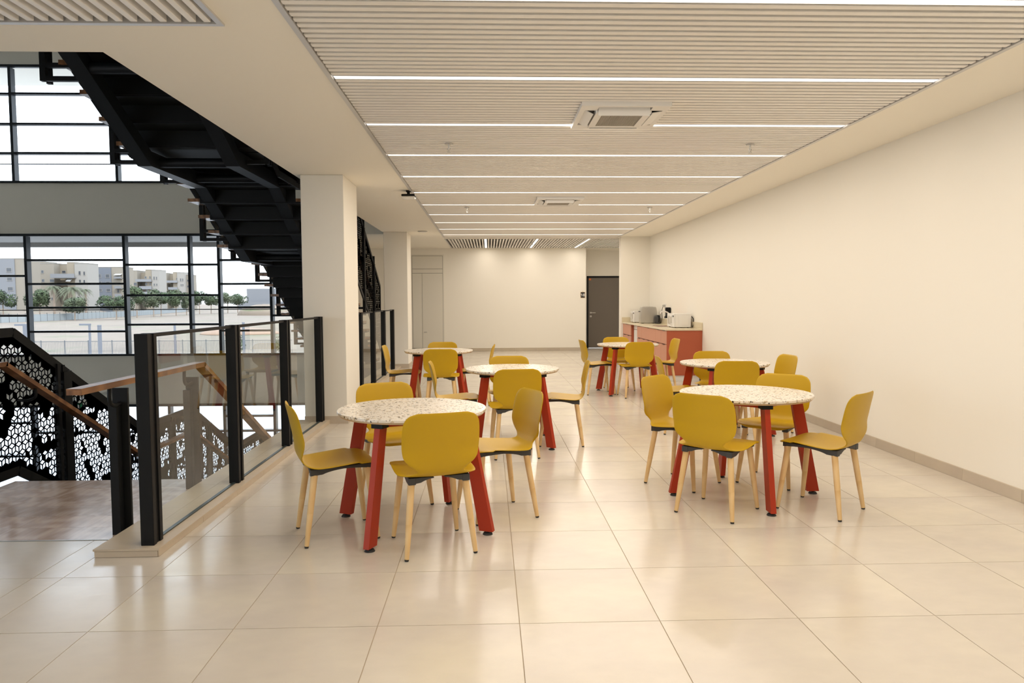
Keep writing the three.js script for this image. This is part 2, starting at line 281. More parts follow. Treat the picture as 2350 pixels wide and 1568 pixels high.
{
  const t = thing('access_point', 'small white and black ceiling device at the edge of the slats', 'sensor', [-1.12, CEIL, -6.76]);
  obj('bracket', [cyl(V(0, 0, 0), V(0, -0.06, 0), 0.02), rbox(-0.03, 0.03, -0.02, 0, -0.03, 0.03, 0.004)], M.black, t);
  obj('shell', rbox(-0.085, 0.085, -0.078, -0.05, -0.07, 0.07, 0.012), M.black, t);
  obj('cover', rbox(-0.083, 0.083, -0.105, -0.076, -0.068, 0.068, 0.013), M.whiteGloss, t);
  tag(obj('disc_downlight', [new THREE.CylinderGeometry(0.09, 0.1, 0.012, 24).translate(-1.43, CEIL - 0.006, -12.05), new THREE.CylinderGeometry(0.07, 0.08, 0.008, 24).translate(-1.43, CEIL - 0.015, -12.05)], M.white), 'flat round white plate on the ceiling by the second column', 'downlight');  // round disc downlight, unlit, modelled as a plain white plate
}

// ---------------------------------------------------------------- back wall: cupboard, sign, door
{
  const t = thing('wall_cupboard', 'tall flush cream cupboard set in the back wall', 'cupboard', [0, 0, -16.8]);
  const x0 = -2.15, x1 = -1.335;
  obj('surround', [box(x0 - 0.03, x1 + 0.03, 0, 2.59, 0, 0.012)], M.cupboard, t);
  obj('seams', box(x0, x1, 0.09, 2.56, 0.012, 0.013), M.seam, t);
  obj('door', box(x0 + 0.008, -1.893, 0.1, 2.09, 0.013, 0.024), M.cupboard, t);
  const d = obj('door', box(-1.885, x1 - 0.008, 0.1, 2.09, 0.013, 0.024), M.cupboard, t);
  obj('handle', box(-1.85, -1.77, 0.515, 0.535, 0.024, 0.034), M.steel, d);
  obj('top_panel', box(x0 + 0.008, x1 - 0.008, 2.215, 2.55, 0.013, 0.024), M.cupboard, t);
  obj('rail', box(x0 + 0.008, x1 - 0.008, 2.10, 2.205, 0.013, 0.02), M.cupboard, t);
  const s = thing('room_sign', 'small dark room number plate reading 18 beside the grey door', 'sign', [2.415, 1.50, -16.8]);
  obj('backing', box(-0.062, 0.062, -0.08, 0.08, 0, 0.008), M.plywood, s);
  obj('plate', box(-0.052, 0.052, -0.07, 0.07, 0.008, 0.012), M.black, s);
  obj('peg', cyl(V(0, 0.08, 0.004), V(0, 0.1, 0.004), 0.006), M.plywood, s);
  const tg = new TextGeometry('18', { font, size: 0.075, depth: 0.001, curveSegments: 4 }); tg.computeBoundingBox(); tg.translate(-(tg.boundingBox.max.x + tg.boundingBox.min.x) / 2, -0.0375, 0.0121);
  obj('number', tg, M.white, s);
}
{
  const D = new THREE.Group(); D.name = 'door_1'; D.userData.kind = 'structure'; D.position.set(0, 0, -17.8); scene.add(D);
  obj('door_frame', [box(2.66, 2.71, 0, 2.04, -0.12, 0.01), box(3.61, 3.66, 0, 2.04, -0.12, 0.01), box(2.66, 3.66, 1.99, 2.04, -0.12, 0.01)], M.black, D);
  const leaf = obj('door_leaf', box(2.71, 3.61, 0.008, 1.99, -0.06, -0.015), M.doorGrey, D);
  obj('lever_handle', [cyl(V(2.78, 1.0, -0.015), V(2.78, 1.0, 0.035), 0.011), rbox(2.77, 2.91, 0.989, 1.011, 0.027, 0.045, 0.006), cyl(V(2.78, 1.0, -0.015), V(2.78, 1.0, -0.006), 0.026)], M.steel, leaf);
  obj('lock_rosette', cyl(V(2.78, 0.90, -0.015), V(2.78, 0.90, -0.004), 0.028), M.steel, leaf);
  obj('sticker', box(2.725, 2.785, 1.92, 1.97, -0.015, -0.0135), M.orange, leaf);
}

// ---------------------------------------------------------------- kerb and glass balustrades
function kerb(name, za, zb, x0, x1) {
  const k = struct(name, box(x0 + 0.004, x1 - 0.004, 0, 0.036, zb + 0.002, za - 0.004), M.grout);
  let i = 0;
  for (let z = za; z > zb + 0.02; z -= 0.9, i++) { const e = Math.max(zb, z - 0.9); obj('kerb_tile', box(x0 - 0.004, x1 + 0.003, 0.036, 0.046, e + 0.0015, z + 0.004), M.curb, k); }
  for (let z = za; z > zb + 0.02; z -= 0.6) { const e = Math.max(zb, z - 0.6); obj('kerb_tile', box(x1 - 0.004, x1, 0.001, 0.034, e + 0.0015, z - 0.0015), M.curb, k); }
  obj('kerb_tile', box(x0 + 0.002, x1 - 0.006, 0.002, 0.034, za - 0.004, za), M.curb, k);
}
kerb('kerb_near', -1.473, -5.63, -2.247, -1.905);
kerb('kerb_far', -6.43, -12.18, -2.247, -1.905);
function balustrade(zs, label) {
  const t = thing('glass_balustrade', label, 'balustrade'), x = -1.985, y0 = 0.046, top = 1.2;
  for (const z of zs) obj('post', [rbox(x - 0.036, x + 0.036, y0, top, z - 0.055, z - 0.02, 0.003, 1), rbox(x - 0.036, x + 0.036, y0, top, z + 0.02, z + 0.055, 0.003, 1), box(x - 0.028, x + 0.028, y0, top - 0.004, z - 0.02, z + 0.02)], M.black, t);
  for (let i = 0; i + 1 < zs.length; i++) {
    const a = zs[i] - 0.055, b = zs[i + 1] + 0.055;
    const g = obj('glass_panel', new THREE.PlaneGeometry(a - b, top - y0 - 0.02).rotateY(Math.PI / 2).translate(x, (y0 + top) / 2, (a + b) / 2), M.glass, t);
    obj('cap_rail', box(x - 0.013, x + 0.013, top - 0.022, top - 0.002, b, a), M.black, t);
    obj('channel', box(x - 0.011, x + 0.011, y0, y0 + 0.008, b, a), M.glassEdge, t);
  }
}
balustrade([-1.575, -2.9, -4.22, -5.52], 'near glass balustrade with black posts along the stairwell');
balustrade([-6.9, -8.03, -9.18, -10.33, -11.5], 'far glass balustrade with black posts between the two columns');

// ---------------------------------------------------------------- staircases
const G_ = 0.311, R_ = 0.1655;
function nosings(top) {                                   // list of [z, y, length] tread surfaces, going down away from the viewer
  const out = []; let z = -3.17, y = top;
  for (const [n, land] of [[7, 1.37], [5, 1.40], [12, 0]]) { for (let k = 1; k <= n; k++) { y -= R_; const last = k === n; out.push([z, y, last ? Math.max(land, G_) : G_]); z -= last ? Math.max(land, G_) : G_; } }
  return out;
}
function perforated(poly, x, seed) {                      // poly: [[z, yTop, yBottom], ...]; plate cut with shrunken rhombi of a hexagonal cube pattern
  const a = 0.049, th = 0.004, pos = [], nor = [], uv = [], R = rng(seed);
  const top = (z, o) => { for (let i = 0; i + 1 < poly.length; i++) { const [z0, t0, b0] = poly[i], [z1, t1, b1] = poly[i + 1]; if (z <= z0 && z >= z1) { const k = (z - z0) / (z1 - z0); return [t0 + (t1 - t0) * k - o, b0 + (b1 - b0) * k + o]; } } return null; };
  const tri = (p, q, r, n) => { for (const v of [p, q, r]) { pos.push(...v); nor.push(...n); uv.push(v[2], v[1]); } };
  const quad = (p, q, r, s, n) => { tri(p, q, r, n); tri(p, r, s, n); };
  const inside = (c, o) => { const l = top(c[0], o); return l && c[1] < l[0] && c[1] > l[1] && c[0] < poly[0][0] - o * 0.5 && c[0] > poly.at(-1)[0] + o * 0.5; };
  const zMax = poly[0][0], zMin = poly.at(-1)[0]; let yMax = -99, yMin = 99; for (const p of poly) { yMax = Math.max(yMax, p[1]); yMin = Math.min(yMin, p[2]); }
  const w = Math.sqrt(3) * a;
  for (let j = 0; j * 1.5 * a < yMax - yMin + 2 * a; j++) for (let i = -1; i * w < zMax - zMin + 2 * w; i++) {
    const cz = zMax - i * w - (j % 2) * w / 2, cy = yMin + j * 1.5 * a;
    const hx = []; for (let k = 0; k < 6; k++) { const t = Math.PI / 2 + k * Math.PI / 3; hx.push([cz + a * Math.cos(t), cy + a * Math.sin(t)]); }
    for (let r = 0; r < 3; r++) {
      const q = [[cz, cy], hx[(2 * r + 5) % 6], hx[(2 * r + 6) % 6], hx[(2 * r + 7) % 6]], m = [(q[0][0] + q[2][0]) / 2, (q[0][1] + q[2][1]) / 2];
      if (!inside(m, 0.04)) continue;
      const cluster = vnoise(cz * 9.5 + 50, cy * 9.5 + 50, 997, seed), open = inside(m, 0.13) && cluster > 0.29 && R() > 0.06;
      const P = (v, s) => [x + s * th / 2, v[1], v[0]];
      if (!open) { for (const s of [-1, 1]) quad(P(q[0], s), P(q[1], s), P(q[2], s), P(q[3], s), [s, 0, 0]); continue; }
      const f = 0.79, n = q.map((v) => [m[0] + (v[0] - m[0]) * f, m[1] + (v[1] - m[1]) * f]);
      for (let e = 0; e < 4; e++) {
        const b = (e + 1) % 4;
        for (const s of [-1, 1]) quad(P(q[e], s), P(q[b], s), P(n[b], s), P(n[e], s), [s, 0, 0]);
        const dz = n[b][0] - n[e][0], dy = n[b][1] - n[e][1], L = Math.hypot(dz, dy);
        quad(P(n[e], -1), P(n[b], -1), P(n[b], 1), P(n[e], 1), [0, dz / L, -dy / L]);
      }
    }
  }
  const g = new THREE.BufferGeometry(); g.setAttribute('position', new THREE.Float32BufferAttribute(pos, 3)); g.setAttribute('normal', new THREE.Float32BufferAttribute(nor, 3)); g.setAttribute('uv', new THREE.Float32BufferAttribute(uv, 2));
  const edge = []; for (let i = 0; i + 1 < poly.length; i++) for (const k of [1, 2]) edge.push(bar(V(x, poly[i][k] + (k === 1 ? -0.03 : 0.03), poly[i][0]), V(x, poly[i + 1][k] + (k === 1 ? -0.03 : 0.03), poly[i + 1][0]), 0.02, 0.075, V(1, 0, 0).cross(V(0, 0, 1)).negate()));
  for (const p of [poly[0], poly.at(-1)]) edge.push(box(x - 0.01, x + 0.01, p[2], p[1], p[0] - 0.03, p[0] + 0.03));
  return merge([g, ...edge]);
}
const line = (pts, z) => { for (let i = 0; i + 1 < pts.length; i++) { const [z0, a] = pts[i], [z1, b] = pts[i + 1]; if (z <= z0 && z >= z1) return a + (b - a) * (z - z0) / (z1 - z0); } return z > pts[0][0] ? pts[0][1] : pts.at(-1)[1]; };
function staircase(label, topY, upper) {
  const t = thing('staircase', label, 'staircase');
  const XL = -3.85, XR = -2.435, pl = -4.0, pr = -2.42;
  const N = nosings(topY);
  N.forEach(([z, y, len], i) => {
    if (y < topY - 4.0) return;
    obj('tread', box(XL, XR, y - 0.04, y, z - len - 0.02, z - 0.004), M.oak[i % 3], t);
    obj('riser', box(-3.70, -2.52, y - 0.045, y + R_ - 0.041, z - 0.003, z + 0.004), M.black, t);
    obj('tread_pan', box(-3.70, XR - 0.002, y - 0.06, y - 0.0405, z - len - 0.015, z), M.black, t);
  });
  // stringers: box section following the flights
  const zk = [[-5.05, -1.403], [-6.45, -1.403], [-8.0, -2.202], [-9.47, -2.202], [-13.02, -4.12]].map(([z, y]) => [z, topY + y]), zs = upper ? -2.6 : -3.17;
  zk.unshift([zs, zk[0][1] + 0.54 * (zs - zk[0][0])]);
  for (const x of [-3.58, -2.705]) {
    const segs = []; for (let i = 0; i + 1 < zk.length; i++) { const s = new THREE.Shape([[zk[i][0], zk[i][1]], [zk[i + 1][0], zk[i + 1][1]], [zk[i + 1][0], zk[i + 1][1] + 0.15], [zk[i][0], zk[i][1] + 0.15]].map(([a, b]) => new THREE.Vector2(-a, b))); segs.push(new THREE.ExtrudeGeometry(s, { depth: 0.14, bevelEnabled: false }).rotateY(Math.PI / 2).translate(x - 0.07, 0, 0)); }
    obj('stringer', segs, M.blackBlue, t);
  }
  for (const z of [-4.0, -5.25, -6.2, -7.75, -8.3, -9.2, -10.6, -11.8]) obj('cross_tube', cyl(V(-3.55, line(zk, z) + 0.07, z), V(-2.74, line(zk, z) + 0.07, z), 0.05, 0.05, 16), M.blackBlue, t);
  // balustrade frames and panels
  const fr = [[-4.126, 3.304], [-5.247, 2.798], [-6.37, 2.784], [-7.504, 2.192], [-8.641, 1.99], [-9.758, 1.696], [-10.925, 1.102], [-12.05, 0.5]].map(([z, y]) => [z, y - 4.14 + topY]);
  const kp = [-3.58, -5.65, -7.01, -8.55, -9.9, -12.9], tops = [1.158, 0, 0, -0.815, -0.815, -2.44].map((y) => y + topY);
  const start = upper ? -3.2 : -1.9, topLine = [[start, tops[0]], ...kp.map((z, i) => [z, tops[i]])];
  for (const [z, yb] of fr) for (const [px, sx] of upper ? [[pl, -3.65], [pr, -2.63]] : [[pl, -3.65]]) {
    const post = obj('balustrade_post', [box(px - 0.025, px + 0.025, yb, line(topLine, z) + (px > -3 ? 0.1 : -0.03), z - 0.04, z), box(px - 0.02, px + 0.02, yb, line(topLine, z) - 0.05, z - 0.12, z - 0.085)], M.black, t);
    obj('bracket', [box(Math.min(px, sx), Math.max(px, sx), yb, yb + 0.04, z - 0.04, z - 0.001), box(Math.min(px, sx), Math.max(px, sx), yb + 0.115, yb + 0.155, z - 0.04, z - 0.001)], M.black, post);
  }
  const P = (z0, h) => [[z0, tops[0], tops[0] - h], ...kp.map((z, i) => [z, tops[i], tops[i] - h])];
  for (const [px, s] of upper ? [[pl, 3], [pr, 4]] : [[pl, 3]]) obj('perforated_panel', perforated(P(start, upper && px > -3 ? 1.4 : 1.2), px, s), M.black, t);
  if (!upper) for (const z of [-4.27, -5.75, -7.2, -8.6]) obj('panel_post', box(pl - 0.02, pl + 0.03, line(topLine, z) - 1.5, line(topLine, z) - 0.03, z - 0.06, z + 0.06), M.black, t);
  // handrails
  const hz = [-3.22, -5.29, -6.65, -8.19, -9.54, -12.9], hy = [0.9, -0.258, -0.258, -1.073, -1.073, -2.75].map((y) => y + topY);
  for (const [px, z0] of [[pl + 0.15, upper ? -3.2 : -1.9], [pr + (upper ? -0.12 : 0.12), upper ? -3.2 : -1.44]]) {
    const pts = [[z0, hy[0]], ...hz.map((z, i) => [z + (px > -3 ? 0.14 : 0), hy[i]])], g = [];
    for (let i = 0; i + 1 < pts.length; i++) g.push(bar(V(px, pts[i][1], pts[i][0] + (i ? 0.008 : 0)), V(px, pts[i + 1][1], pts[i + 1][0] - 0.008), 0.078, 0.034));
    const h = obj('handrail', g, M.rail, t);
    if (!upper || px < -3) for (const z of (px > -3 ? [-1.82, -2.83, -5.2, -7.2, -8.2] : [-3.6, -5.2, -6.6, -8.2])) { const y = line(pts, z); const dx = px > -3 ? 0 : -0.14; obj('rail_bracket', px > -3 ? tube([V(px, y - 0.02, z + 0.03), V(px, y - 0.1, z + 0.03), V(px, y - 0.125, z), V(px, y - 0.125, z - 0.1)], 0.012, 16) : tube([V(px, y - 0.02, z), V(px, y - 0.09, z), V(px - 0.05, y - 0.12, z), V(px + dx, y - 0.12, z)], 0.012, 16), M.black, h); }
  }
  if (!upper) {
    // wooden top landing of planks and the two end posts
    const ld = obj('landing', box(-3.76, -2.25, -0.12, -0.026, -3.17, -1.77), M.black, t);
    for (let i = 0; i < 6; i++) { const z = -1.772 - i * 0.2335; obj('plank', box(-3.76, -2.25, -0.025, 0.001, z - 0.232, z), M.deck[(i * 2) % 3], ld); }
    obj('edge_strip', box(-3.76, -2.25, -0.02, 0.003, -1.772, -1.762), M.steel, ld);
    for (const [z, h] of [[-1.90, 0.865], [-2.92, 0.82], [-5.3, -0.35], [-8.1, -1.2]]) obj('newel_post', [rbox(-2.345, -2.255, h - 1.5 < -0.1 ? h - 1.4 : -0.1, h, z - 0.02, z, 0.002, 1), rbox(-2.345, -2.295, -0.1 < h - 1.5 ? h - 1.4 : (h < 0 ? h - 1.4 : -0.1), h - 0.09, z + 0.002, z + 0.05, 0.002, 1)], M.black, t);
  } else {
    obj('landing', box(-4.0, -2.45, topY - 0.16, topY, -3.16, -1.77), M.black, t);
  }
}
staircase('black steel staircase going down beside the wooden landing, with cut out panels', 0, false);
staircase('black steel staircase rising overhead towards the upper floor, seen from below', 4.14, true);

{
  const e = thing('exit_sign', 'small green exit sign on the lower floor, seen through the stair panel', 'sign', [-9.0, -0.9, -13.2]);
  obj('plate', box(-0.12, 0.12, -0.1, 0.1, -0.015, 0.015), std({ color: C(0.02, 0.30, 0.12), roughness: 0.4 }), e);
  obj('hanger', [cyl(V(-0.08, 0.1, 0), V(-0.08, 0.16, 0), 0.004), cyl(V(0.08, 0.1, 0), V(0.08, 0.16, 0), 0.004), box(-0.1, 0.1, 0.155, 0.17, -1.64, 0.02)], M.steel, e);
  obj('door_symbol', box(0.03, 0.08, -0.06, 0.06, 0.015, 0.017), M.white, e);
}

// ---------------------------------------------------------------- window facade
const ZF = -14.85;
struct('wall_facade', [box(-15.2, -4.2, 2.975, 4.15, ZF - 0.25, ZF), box(-15.2, -4.2, -1.07, 0.086, ZF - 0.25, ZF), box(-15.2, -4.2, 6.86, 7.3, ZF - 0.25, ZF), box(-15.2, -15.0, -4.2, 7.3, ZF - 0.25, ZF)], M.facadeWall);
function facade(name, y0, y1, xs, rows) {                  // xs: left edges of fins; rows[i]: heights of the transoms between fin i-1 and fin i
  const w = new THREE.Group(); w.name = name; w.userData.kind = 'structure'; scene.add(w);
  obj('frame', [box(-15, -4.2, y1 - 0.06, y1, ZF - 0.06, ZF + 0.03), box(-15, -4.2, y0, y0 + 0.05, ZF - 0.06, ZF + 0.03)], M.frame, w);
  const all = [-15.07, ...xs, -4.27];
  for (const x of xs) obj('mullion', box(x, x + 0.065, y0 + 0.05, y1 - 0.06, ZF - 0.14, ZF + 0.02), M.frame, w);
  for (let i = 0; i + 1 < all.length; i++) {
    const a = all[i] + 0.065, b = all[i + 1], hs = [y0 + 0.05, ...[...rows[i]].sort((p, q) => p - q), y1 - 0.06];
    for (let k = 1; k + 1 < hs.length; k++) obj('transom', box(a, b, hs[k] - 0.024, hs[k] + 0.024, ZF - 0.12, ZF + 0.02), M.frame, w);
    for (let k = 0; k + 1 < hs.length; k++) obj('pane', new THREE.PlaneGeometry(b - a, hs[k + 1] - hs[k]).translate((a + b) / 2, (hs[k] + hs[k + 1]) / 2, ZF - 0.09), M.pane, w);
  }
}
const A = [1.99, 1.055], B = [2.36, 1.8, 1.24, 0.673], Cc = [2.246, 1.524, 0.829];
facade('window_1', 0.086, 2.975, [-12.6, -11.01, -8.735, -7.225, -6.54, -5.325], [B, A, B, Cc, Cc, [2.35, 1.787, 1.228, 0.675], [2.0, 1.032]]);
facade('window_2', 4.15, 6.86, [-13.4, -11.2, -8.83, -6.6], [[6.2, 5.5, 4.85], [6.2, 5.51, 4.84], [6.205, 5.513, 4.843], [6.2, 5.5, 4.84], [6.2, 5.5]]);
facade('window_3', -4.1, -1.07, [-12.6, -11.0, -9.2, -7.8, -6.5, -5.31], [[-1.7], [-1.5, -2.3], [-1.74], [-1.74], [-1.74, -2.6], [-1.38, -1.74], [-1.74, -2.6]]);
function sideWindow(name, x, y0, y1, za, zb, n) {           // added glazing, out of view, for bluish daylight from the left
  const w = new THREE.Group(); w.name = name; w.userData.kind = 'structure'; scene.add(w); const d = (za - zb) / n;
  obj('frame', [box(x - 0.06, x + 0.04, y1 - 0.06, y1, zb, za), box(x - 0.06, x + 0.04, y0, y0 + 0.05, zb, za)], M.frame, w);
  for (let i = 0; i <= n; i++) obj('mullion', box(x - 0.1, x + 0.06, y0 + 0.05, y1 - 0.06, Math.max(zb, za - i * d - 0.03), Math.min(za, za - i * d + 0.03)), M.frame, w);
  for (let i = 0; i < n; i++) obj('pane', new THREE.PlaneGeometry(d - 0.06, y1 - y0 - 0.11).rotateY(Math.PI / 2).translate(x, (y0 + y1) / 2, za - (i + 0.5) * d), M.pane, w);
}
sideWindow('window_4', -8.0, 0.1, 2.7, 4.9, -1.6, 4);
struct('trim_canopy', [box(-16, -3, 2.98, 3.3, ZF - 2.6, ZF - 0.25), box(-16, -3, 2.86, 3.3, ZF - 2.75, ZF - 2.6)], M.outside);
for (const [y, n, ww] of [[0.086, 'at the main floor window', 'glass guard outside the main floor window'], [4.15, '', 'glass guard outside the upper floor window']]) {
  const g = thing('glass_guard', ww, 'balustrade', [0, y, ZF - 0.7]), h = y > 1 ? 0.56 : 1.08;
  obj('top_rail', box(-15, -4.3, h, h + 0.022, -0.012, 0.012), M.frame, g);
  for (let i = 0; i < 9; i++) obj('glass_panel', new THREE.PlaneGeometry(1.17, h - 0.02).translate(-14.3 + i * 1.18, h / 2, 0), M.pane, g);
  struct('trim_ledge', box(-15.2, -4.3, y - 0.25, y - 0.02, ZF - 0.9, ZF - 0.25), M.outside);
}

// ---------------------------------------------------------------- kitchenette along the plain wall
{
  const XF = 2.85, CT = 0.85;
  // cabinet units from the far end to the near end: [zFar, zNear, kind]
  const unit = (z0, z1, cols, label, drawerCols) => {
    const t = thing('base_cabinet', label, 'cabinet', [0, 0, 0], 0, 'kitchen base cabinets');
    obj('carcass', box(XF + 0.02, WR - 0.04, 0.1, CT, z0, z1), M.terracotta, t);
    obj('plinth', box(XF + 0.06, WR - 0.04, 0, 0.1, z0, z1), M.white, t);
    const dz = (z1 - z0) / cols, split = 0.615;
    for (let i = 0; i < cols; i++) { const d = obj('door', rbox(XF, XF + 0.019, 0.105, split - 0.006, z0 + i * dz + 0.0025, z0 + (i + 1) * dz - 0.0025, 0.002, 1), M.litTerracotta, t); obj('handle', box(XF - 0.012, XF + 0.004, split - 0.008, split - 0.003, z0 + (i + 0.5) * dz - 0.07, z0 + (i + 0.5) * dz + 0.07), M.black, d); }
    const dd = (z1 - z0) / drawerCols;
    for (let i = 0; i < drawerCols; i++) { const d = obj('drawer', rbox(XF, XF + 0.019, split + 0.004, CT - 0.008, z0 + i * dd + 0.0025, z0 + (i + 1) * dd - 0.0025, 0.002, 1), M.litTerracotta, t); obj('handle', box(XF - 0.012, XF + 0.004, CT - 0.008, CT - 0.003, z0 + (i + 0.5) * dd - 0.07, z0 + (i + 0.5) * dd + 0.07), M.black, d); }
    return t;
  };
  unit(-13.33, -12.47, 2, 'terracotta base cabinet at the far end beyond the white appliance', 1);
  unit(-11.83, -11.42, 1, 'narrow terracotta base cabinet right next to the white appliance', 1);
  unit(-11.42, -10.24, 3, 'wide terracotta sink cabinet with three doors under the tap', 1);
  const last = unit(-10.24, -9.46, 2, 'terracotta base cabinet at the near end below the microwave', 2);
  obj('end_panel', box(XF, WR - 0.003, 0.096, CT, -9.46, -9.44), M.terracotta, last);
  const dw = thing('dishwasher', 'white appliance standing in the gap between terracotta cabinets', 'dishwasher', [0, 0, 0]);
  obj('body', rbox(XF + 0.08, WR - 0.02, 0.02, CT - 0.01, -12.44, -11.86, 0.006), M.white, dw);
  obj('front', rbox(XF + 0.06, XF + 0.08, 0.1, CT - 0.1, -12.43, -11.87, 0.004), M.white, dw);
  obj('control_strip', rbox(XF + 0.058, XF + 0.08, CT - 0.095, CT - 0.015, -12.43, -11.87, 0.004), M.whiteGloss, dw);
  const wt = thing('worktop', 'long cream stone worktop with a low upstand', 'worktop');
  obj('slab', [rbox(XF - 0.02, 2.98, CT, CT + 0.024, -13.34, -9.42, 0.003, 1), box(2.98, 3.34, CT, CT + 0.024, -13.34, -11.2), box(2.98, 3.34, CT, CT + 0.024, -10.6, -9.42), box(3.34, WR - 0.003, CT, CT + 0.024, -13.34, -9.42)], M.counter, wt);
  obj('upstand', [box(WR - 0.02, WR - 0.003, CT + 0.024, CT + 0.13, -13.34, -9.42), box(XF - 0.02, WR - 0.02, CT + 0.024, CT + 0.13, -13.35, -13.332)], M.counter, wt);
  const sk = thing('sink', 'steel sink bowl sunk in the cream worktop', 'sink', [0, CT, 0]);
  obj('bowl', [box(2.98, 3.34, -0.16, -0.155, -11.2, -10.6), box(2.98, 2.985, -0.16, 0.022, -11.2, -10.6), box(3.335, 3.34, -0.16, 0.022, -11.2, -10.6), box(2.98, 3.34, -0.16, 0.022, -11.2, -11.195), box(2.98, 3.34, -0.16, 0.022, -10.605, -10.6)], M.steel, sk);
  const tp = thing('tap', 'curved gooseneck tap behind the sink', 'tap', [3.39, CT + 0.024, -11.3]);
  obj('base', cyl(V(0, 0, 0), V(0, 0.1, 0), 0.026, 0.022), M.chrome, tp);
  obj('spout', tube([V(0, 0.09, 0), V(-0.01, 0.16, 0), V(-0.05, 0.235, 0), V(-0.13, 0.265, 0), V(-0.19, 0.25, 0), V(-0.205, 0.215, 0)], 0.013, 30, 10), M.white, tp);
  obj('lever', cyl(V(0, 0.08, 0), V(0.01, 0.1, 0.07), 0.006), M.chrome, tp);
  const CTT = CT + 0.024;
  function microwave(x0, x1, z0, z1, h, label) {
    const t = thing('microwave', label, 'microwave', [0, CTT, 0]);
    obj('case', rbox(x0 + 0.02, x1, 0.012, h, z0, z1, 0.008), M.whiteGloss, t);
    obj('side_panel', rbox(x0 + 0.08, x1 - 0.05, 0.05, h - 0.04, z1, z1 + 0.003, 0.001, 1), M.white, t);
    const d = obj('door', rbox(x0, x0 + 0.02, 0.014, h - 0.002, z0, z1 - 0.11, 0.006), M.whiteGloss, t);
    obj('door_window', box(x0 - 0.002, x0, 0.06, h - 0.05, z0 + 0.05, z1 - 0.17), M.intake, d);
    obj('handle', tube([V(x0, 0.05, z1 - 0.13), V(x0 - 0.03, 0.08, z1 - 0.13), V(x0 - 0.034, h / 2, z1 - 0.13), V(x0 - 0.03, h - 0.06, z1 - 0.13), V(x0, h - 0.03, z1 - 0.13)], 0.008), M.white, d);
    obj('control_panel', rbox(x0, x0 + 0.02, 0.014, h - 0.002, z1 - 0.108, z1, 0.006), M.white, t);
    obj('display', box(x0 - 0.002, x0, h - 0.06, h - 0.035, z1 - 0.09, z1 - 0.02), M.black, t);
    obj('feet', [[x0 + 0.04, z0 + 0.04], [x1 - 0.04, z0 + 0.04], [x0 + 0.04, z1 - 0.04], [x1 - 0.04, z1 - 0.04]].map(([x, z]) => cyl(V(x, 0, z), V(x, 0.013, z), 0.012)), M.rubber, t);
  }
  microwave(3.10, 3.40, -10.42, -9.95, 0.25, 'white microwave at the near end of the worktop');
  microwave(3.0, 3.34, -13.28, -12.86, 0.25, 'white microwave partly hidden behind the metal toaster');
  const ts = thing('toaster', 'tall brushed metal toaster with rounded sides on the worktop', 'toaster', [3.2, CTT, -12.42]);
  const sh = new THREE.Shape(); sh.moveTo(-0.15, 0); sh.lineTo(0.15, 0); sh.bezierCurveTo(0.172, 0.12, 0.16, 0.25, 0.135, 0.31); sh.lineTo(-0.135, 0.31); sh.bezierCurveTo(-0.16, 0.25, -0.172, 0.12, -0.15, 0);
  obj('body', new THREE.ExtrudeGeometry(sh, { depth: 0.19, bevelEnabled: true, bevelSize: 0.012, bevelThickness: 0.012, bevelSegments: 3, curveSegments: 10 }).translate(0, 0.022, -0.1), M.steel, ts);
  obj('slots', [box(-0.1, 0.1, 0.334, 0.3455, -0.055, -0.03), box(-0.1, 0.1, 0.334, 0.3455, 0.02, 0.045)], M.black, ts);
  obj('lever', rbox(-0.2, -0.16, 0.24, 0.255, -0.02, 0.02, 0.004), M.black, ts);
  obj('feet', [box(-0.14, -0.1, 0, 0.012, -0.09, 0.08), box(0.1, 0.14, 0, 0.012, -0.09, 0.08)], M.rubber, ts);
  const kt = thing('kettle', 'black electric kettle standing behind the toaster', 'kettle', [3.36, CTT, -12.22]);
  obj('jug', new THREE.LatheGeometry([[0, 0], [0.055, 0], [0.06, 0.02], [0.052, 0.12], [0.04, 0.17], [0, 0.18]].map(([a, b]) => new THREE.Vector2(a, b)), 18), M.darkPlastic, kt);
  obj('handle', tube([V(0, 0.16, 0.04), V(0, 0.165, 0.09), V(0, 0.09, 0.1), V(0, 0.04, 0.06)], 0.009), M.black, kt);
  const pk = thing('socket_plug', 'white wall socket with a plug above the worktop', 'socket', [WR, 1.24, -11.95]);
  obj('plate', rbox(-0.012, 0, -0.045, 0.045, -0.07, 0.07, 0.003), M.white, pk); obj('plug', rbox(-0.06, -0.012, -0.02, 0.025, -0.025, 0.025, 0.005), M.steel, pk);
  obj('cable', tube([V(-0.05, -0.01, 0), V(-0.07, -0.1, -0.01), V(-0.05, -0.25, -0.06), V(-0.06, -0.33, -0.1)], 0.005), M.black, pk);
  const so = thing('soap_dispenser', 'black soap dispenser fixed on the wall above the tap', 'dispenser', [WR, 1.0, -11.55]);
  obj('body', rbox(-0.1, 0, 0.0, 0.215, -0.05, 0.05, 0.022, 3), M.black, so); obj('window', rbox(-0.103, -0.098, 0.05, 0.15, 0.012, 0.03, 0.002, 1), M.steel, so); obj('push_bar', rbox(-0.115, -0.095, 0.0, 0.04, -0.035, 0.035, 0.006), M.darkPlastic, so);
  tag(obj('power_cord', tube([V(3.415, CTT + 0.2, -9.98), V(3.44, CTT + 0.15, -9.94), V(3.43, CTT + 0.05, -9.93), V(3.41, CTT + 0.008, -9.9)], 0.006), M.black), 'black power cord behind the near microwave', 'cord');
}

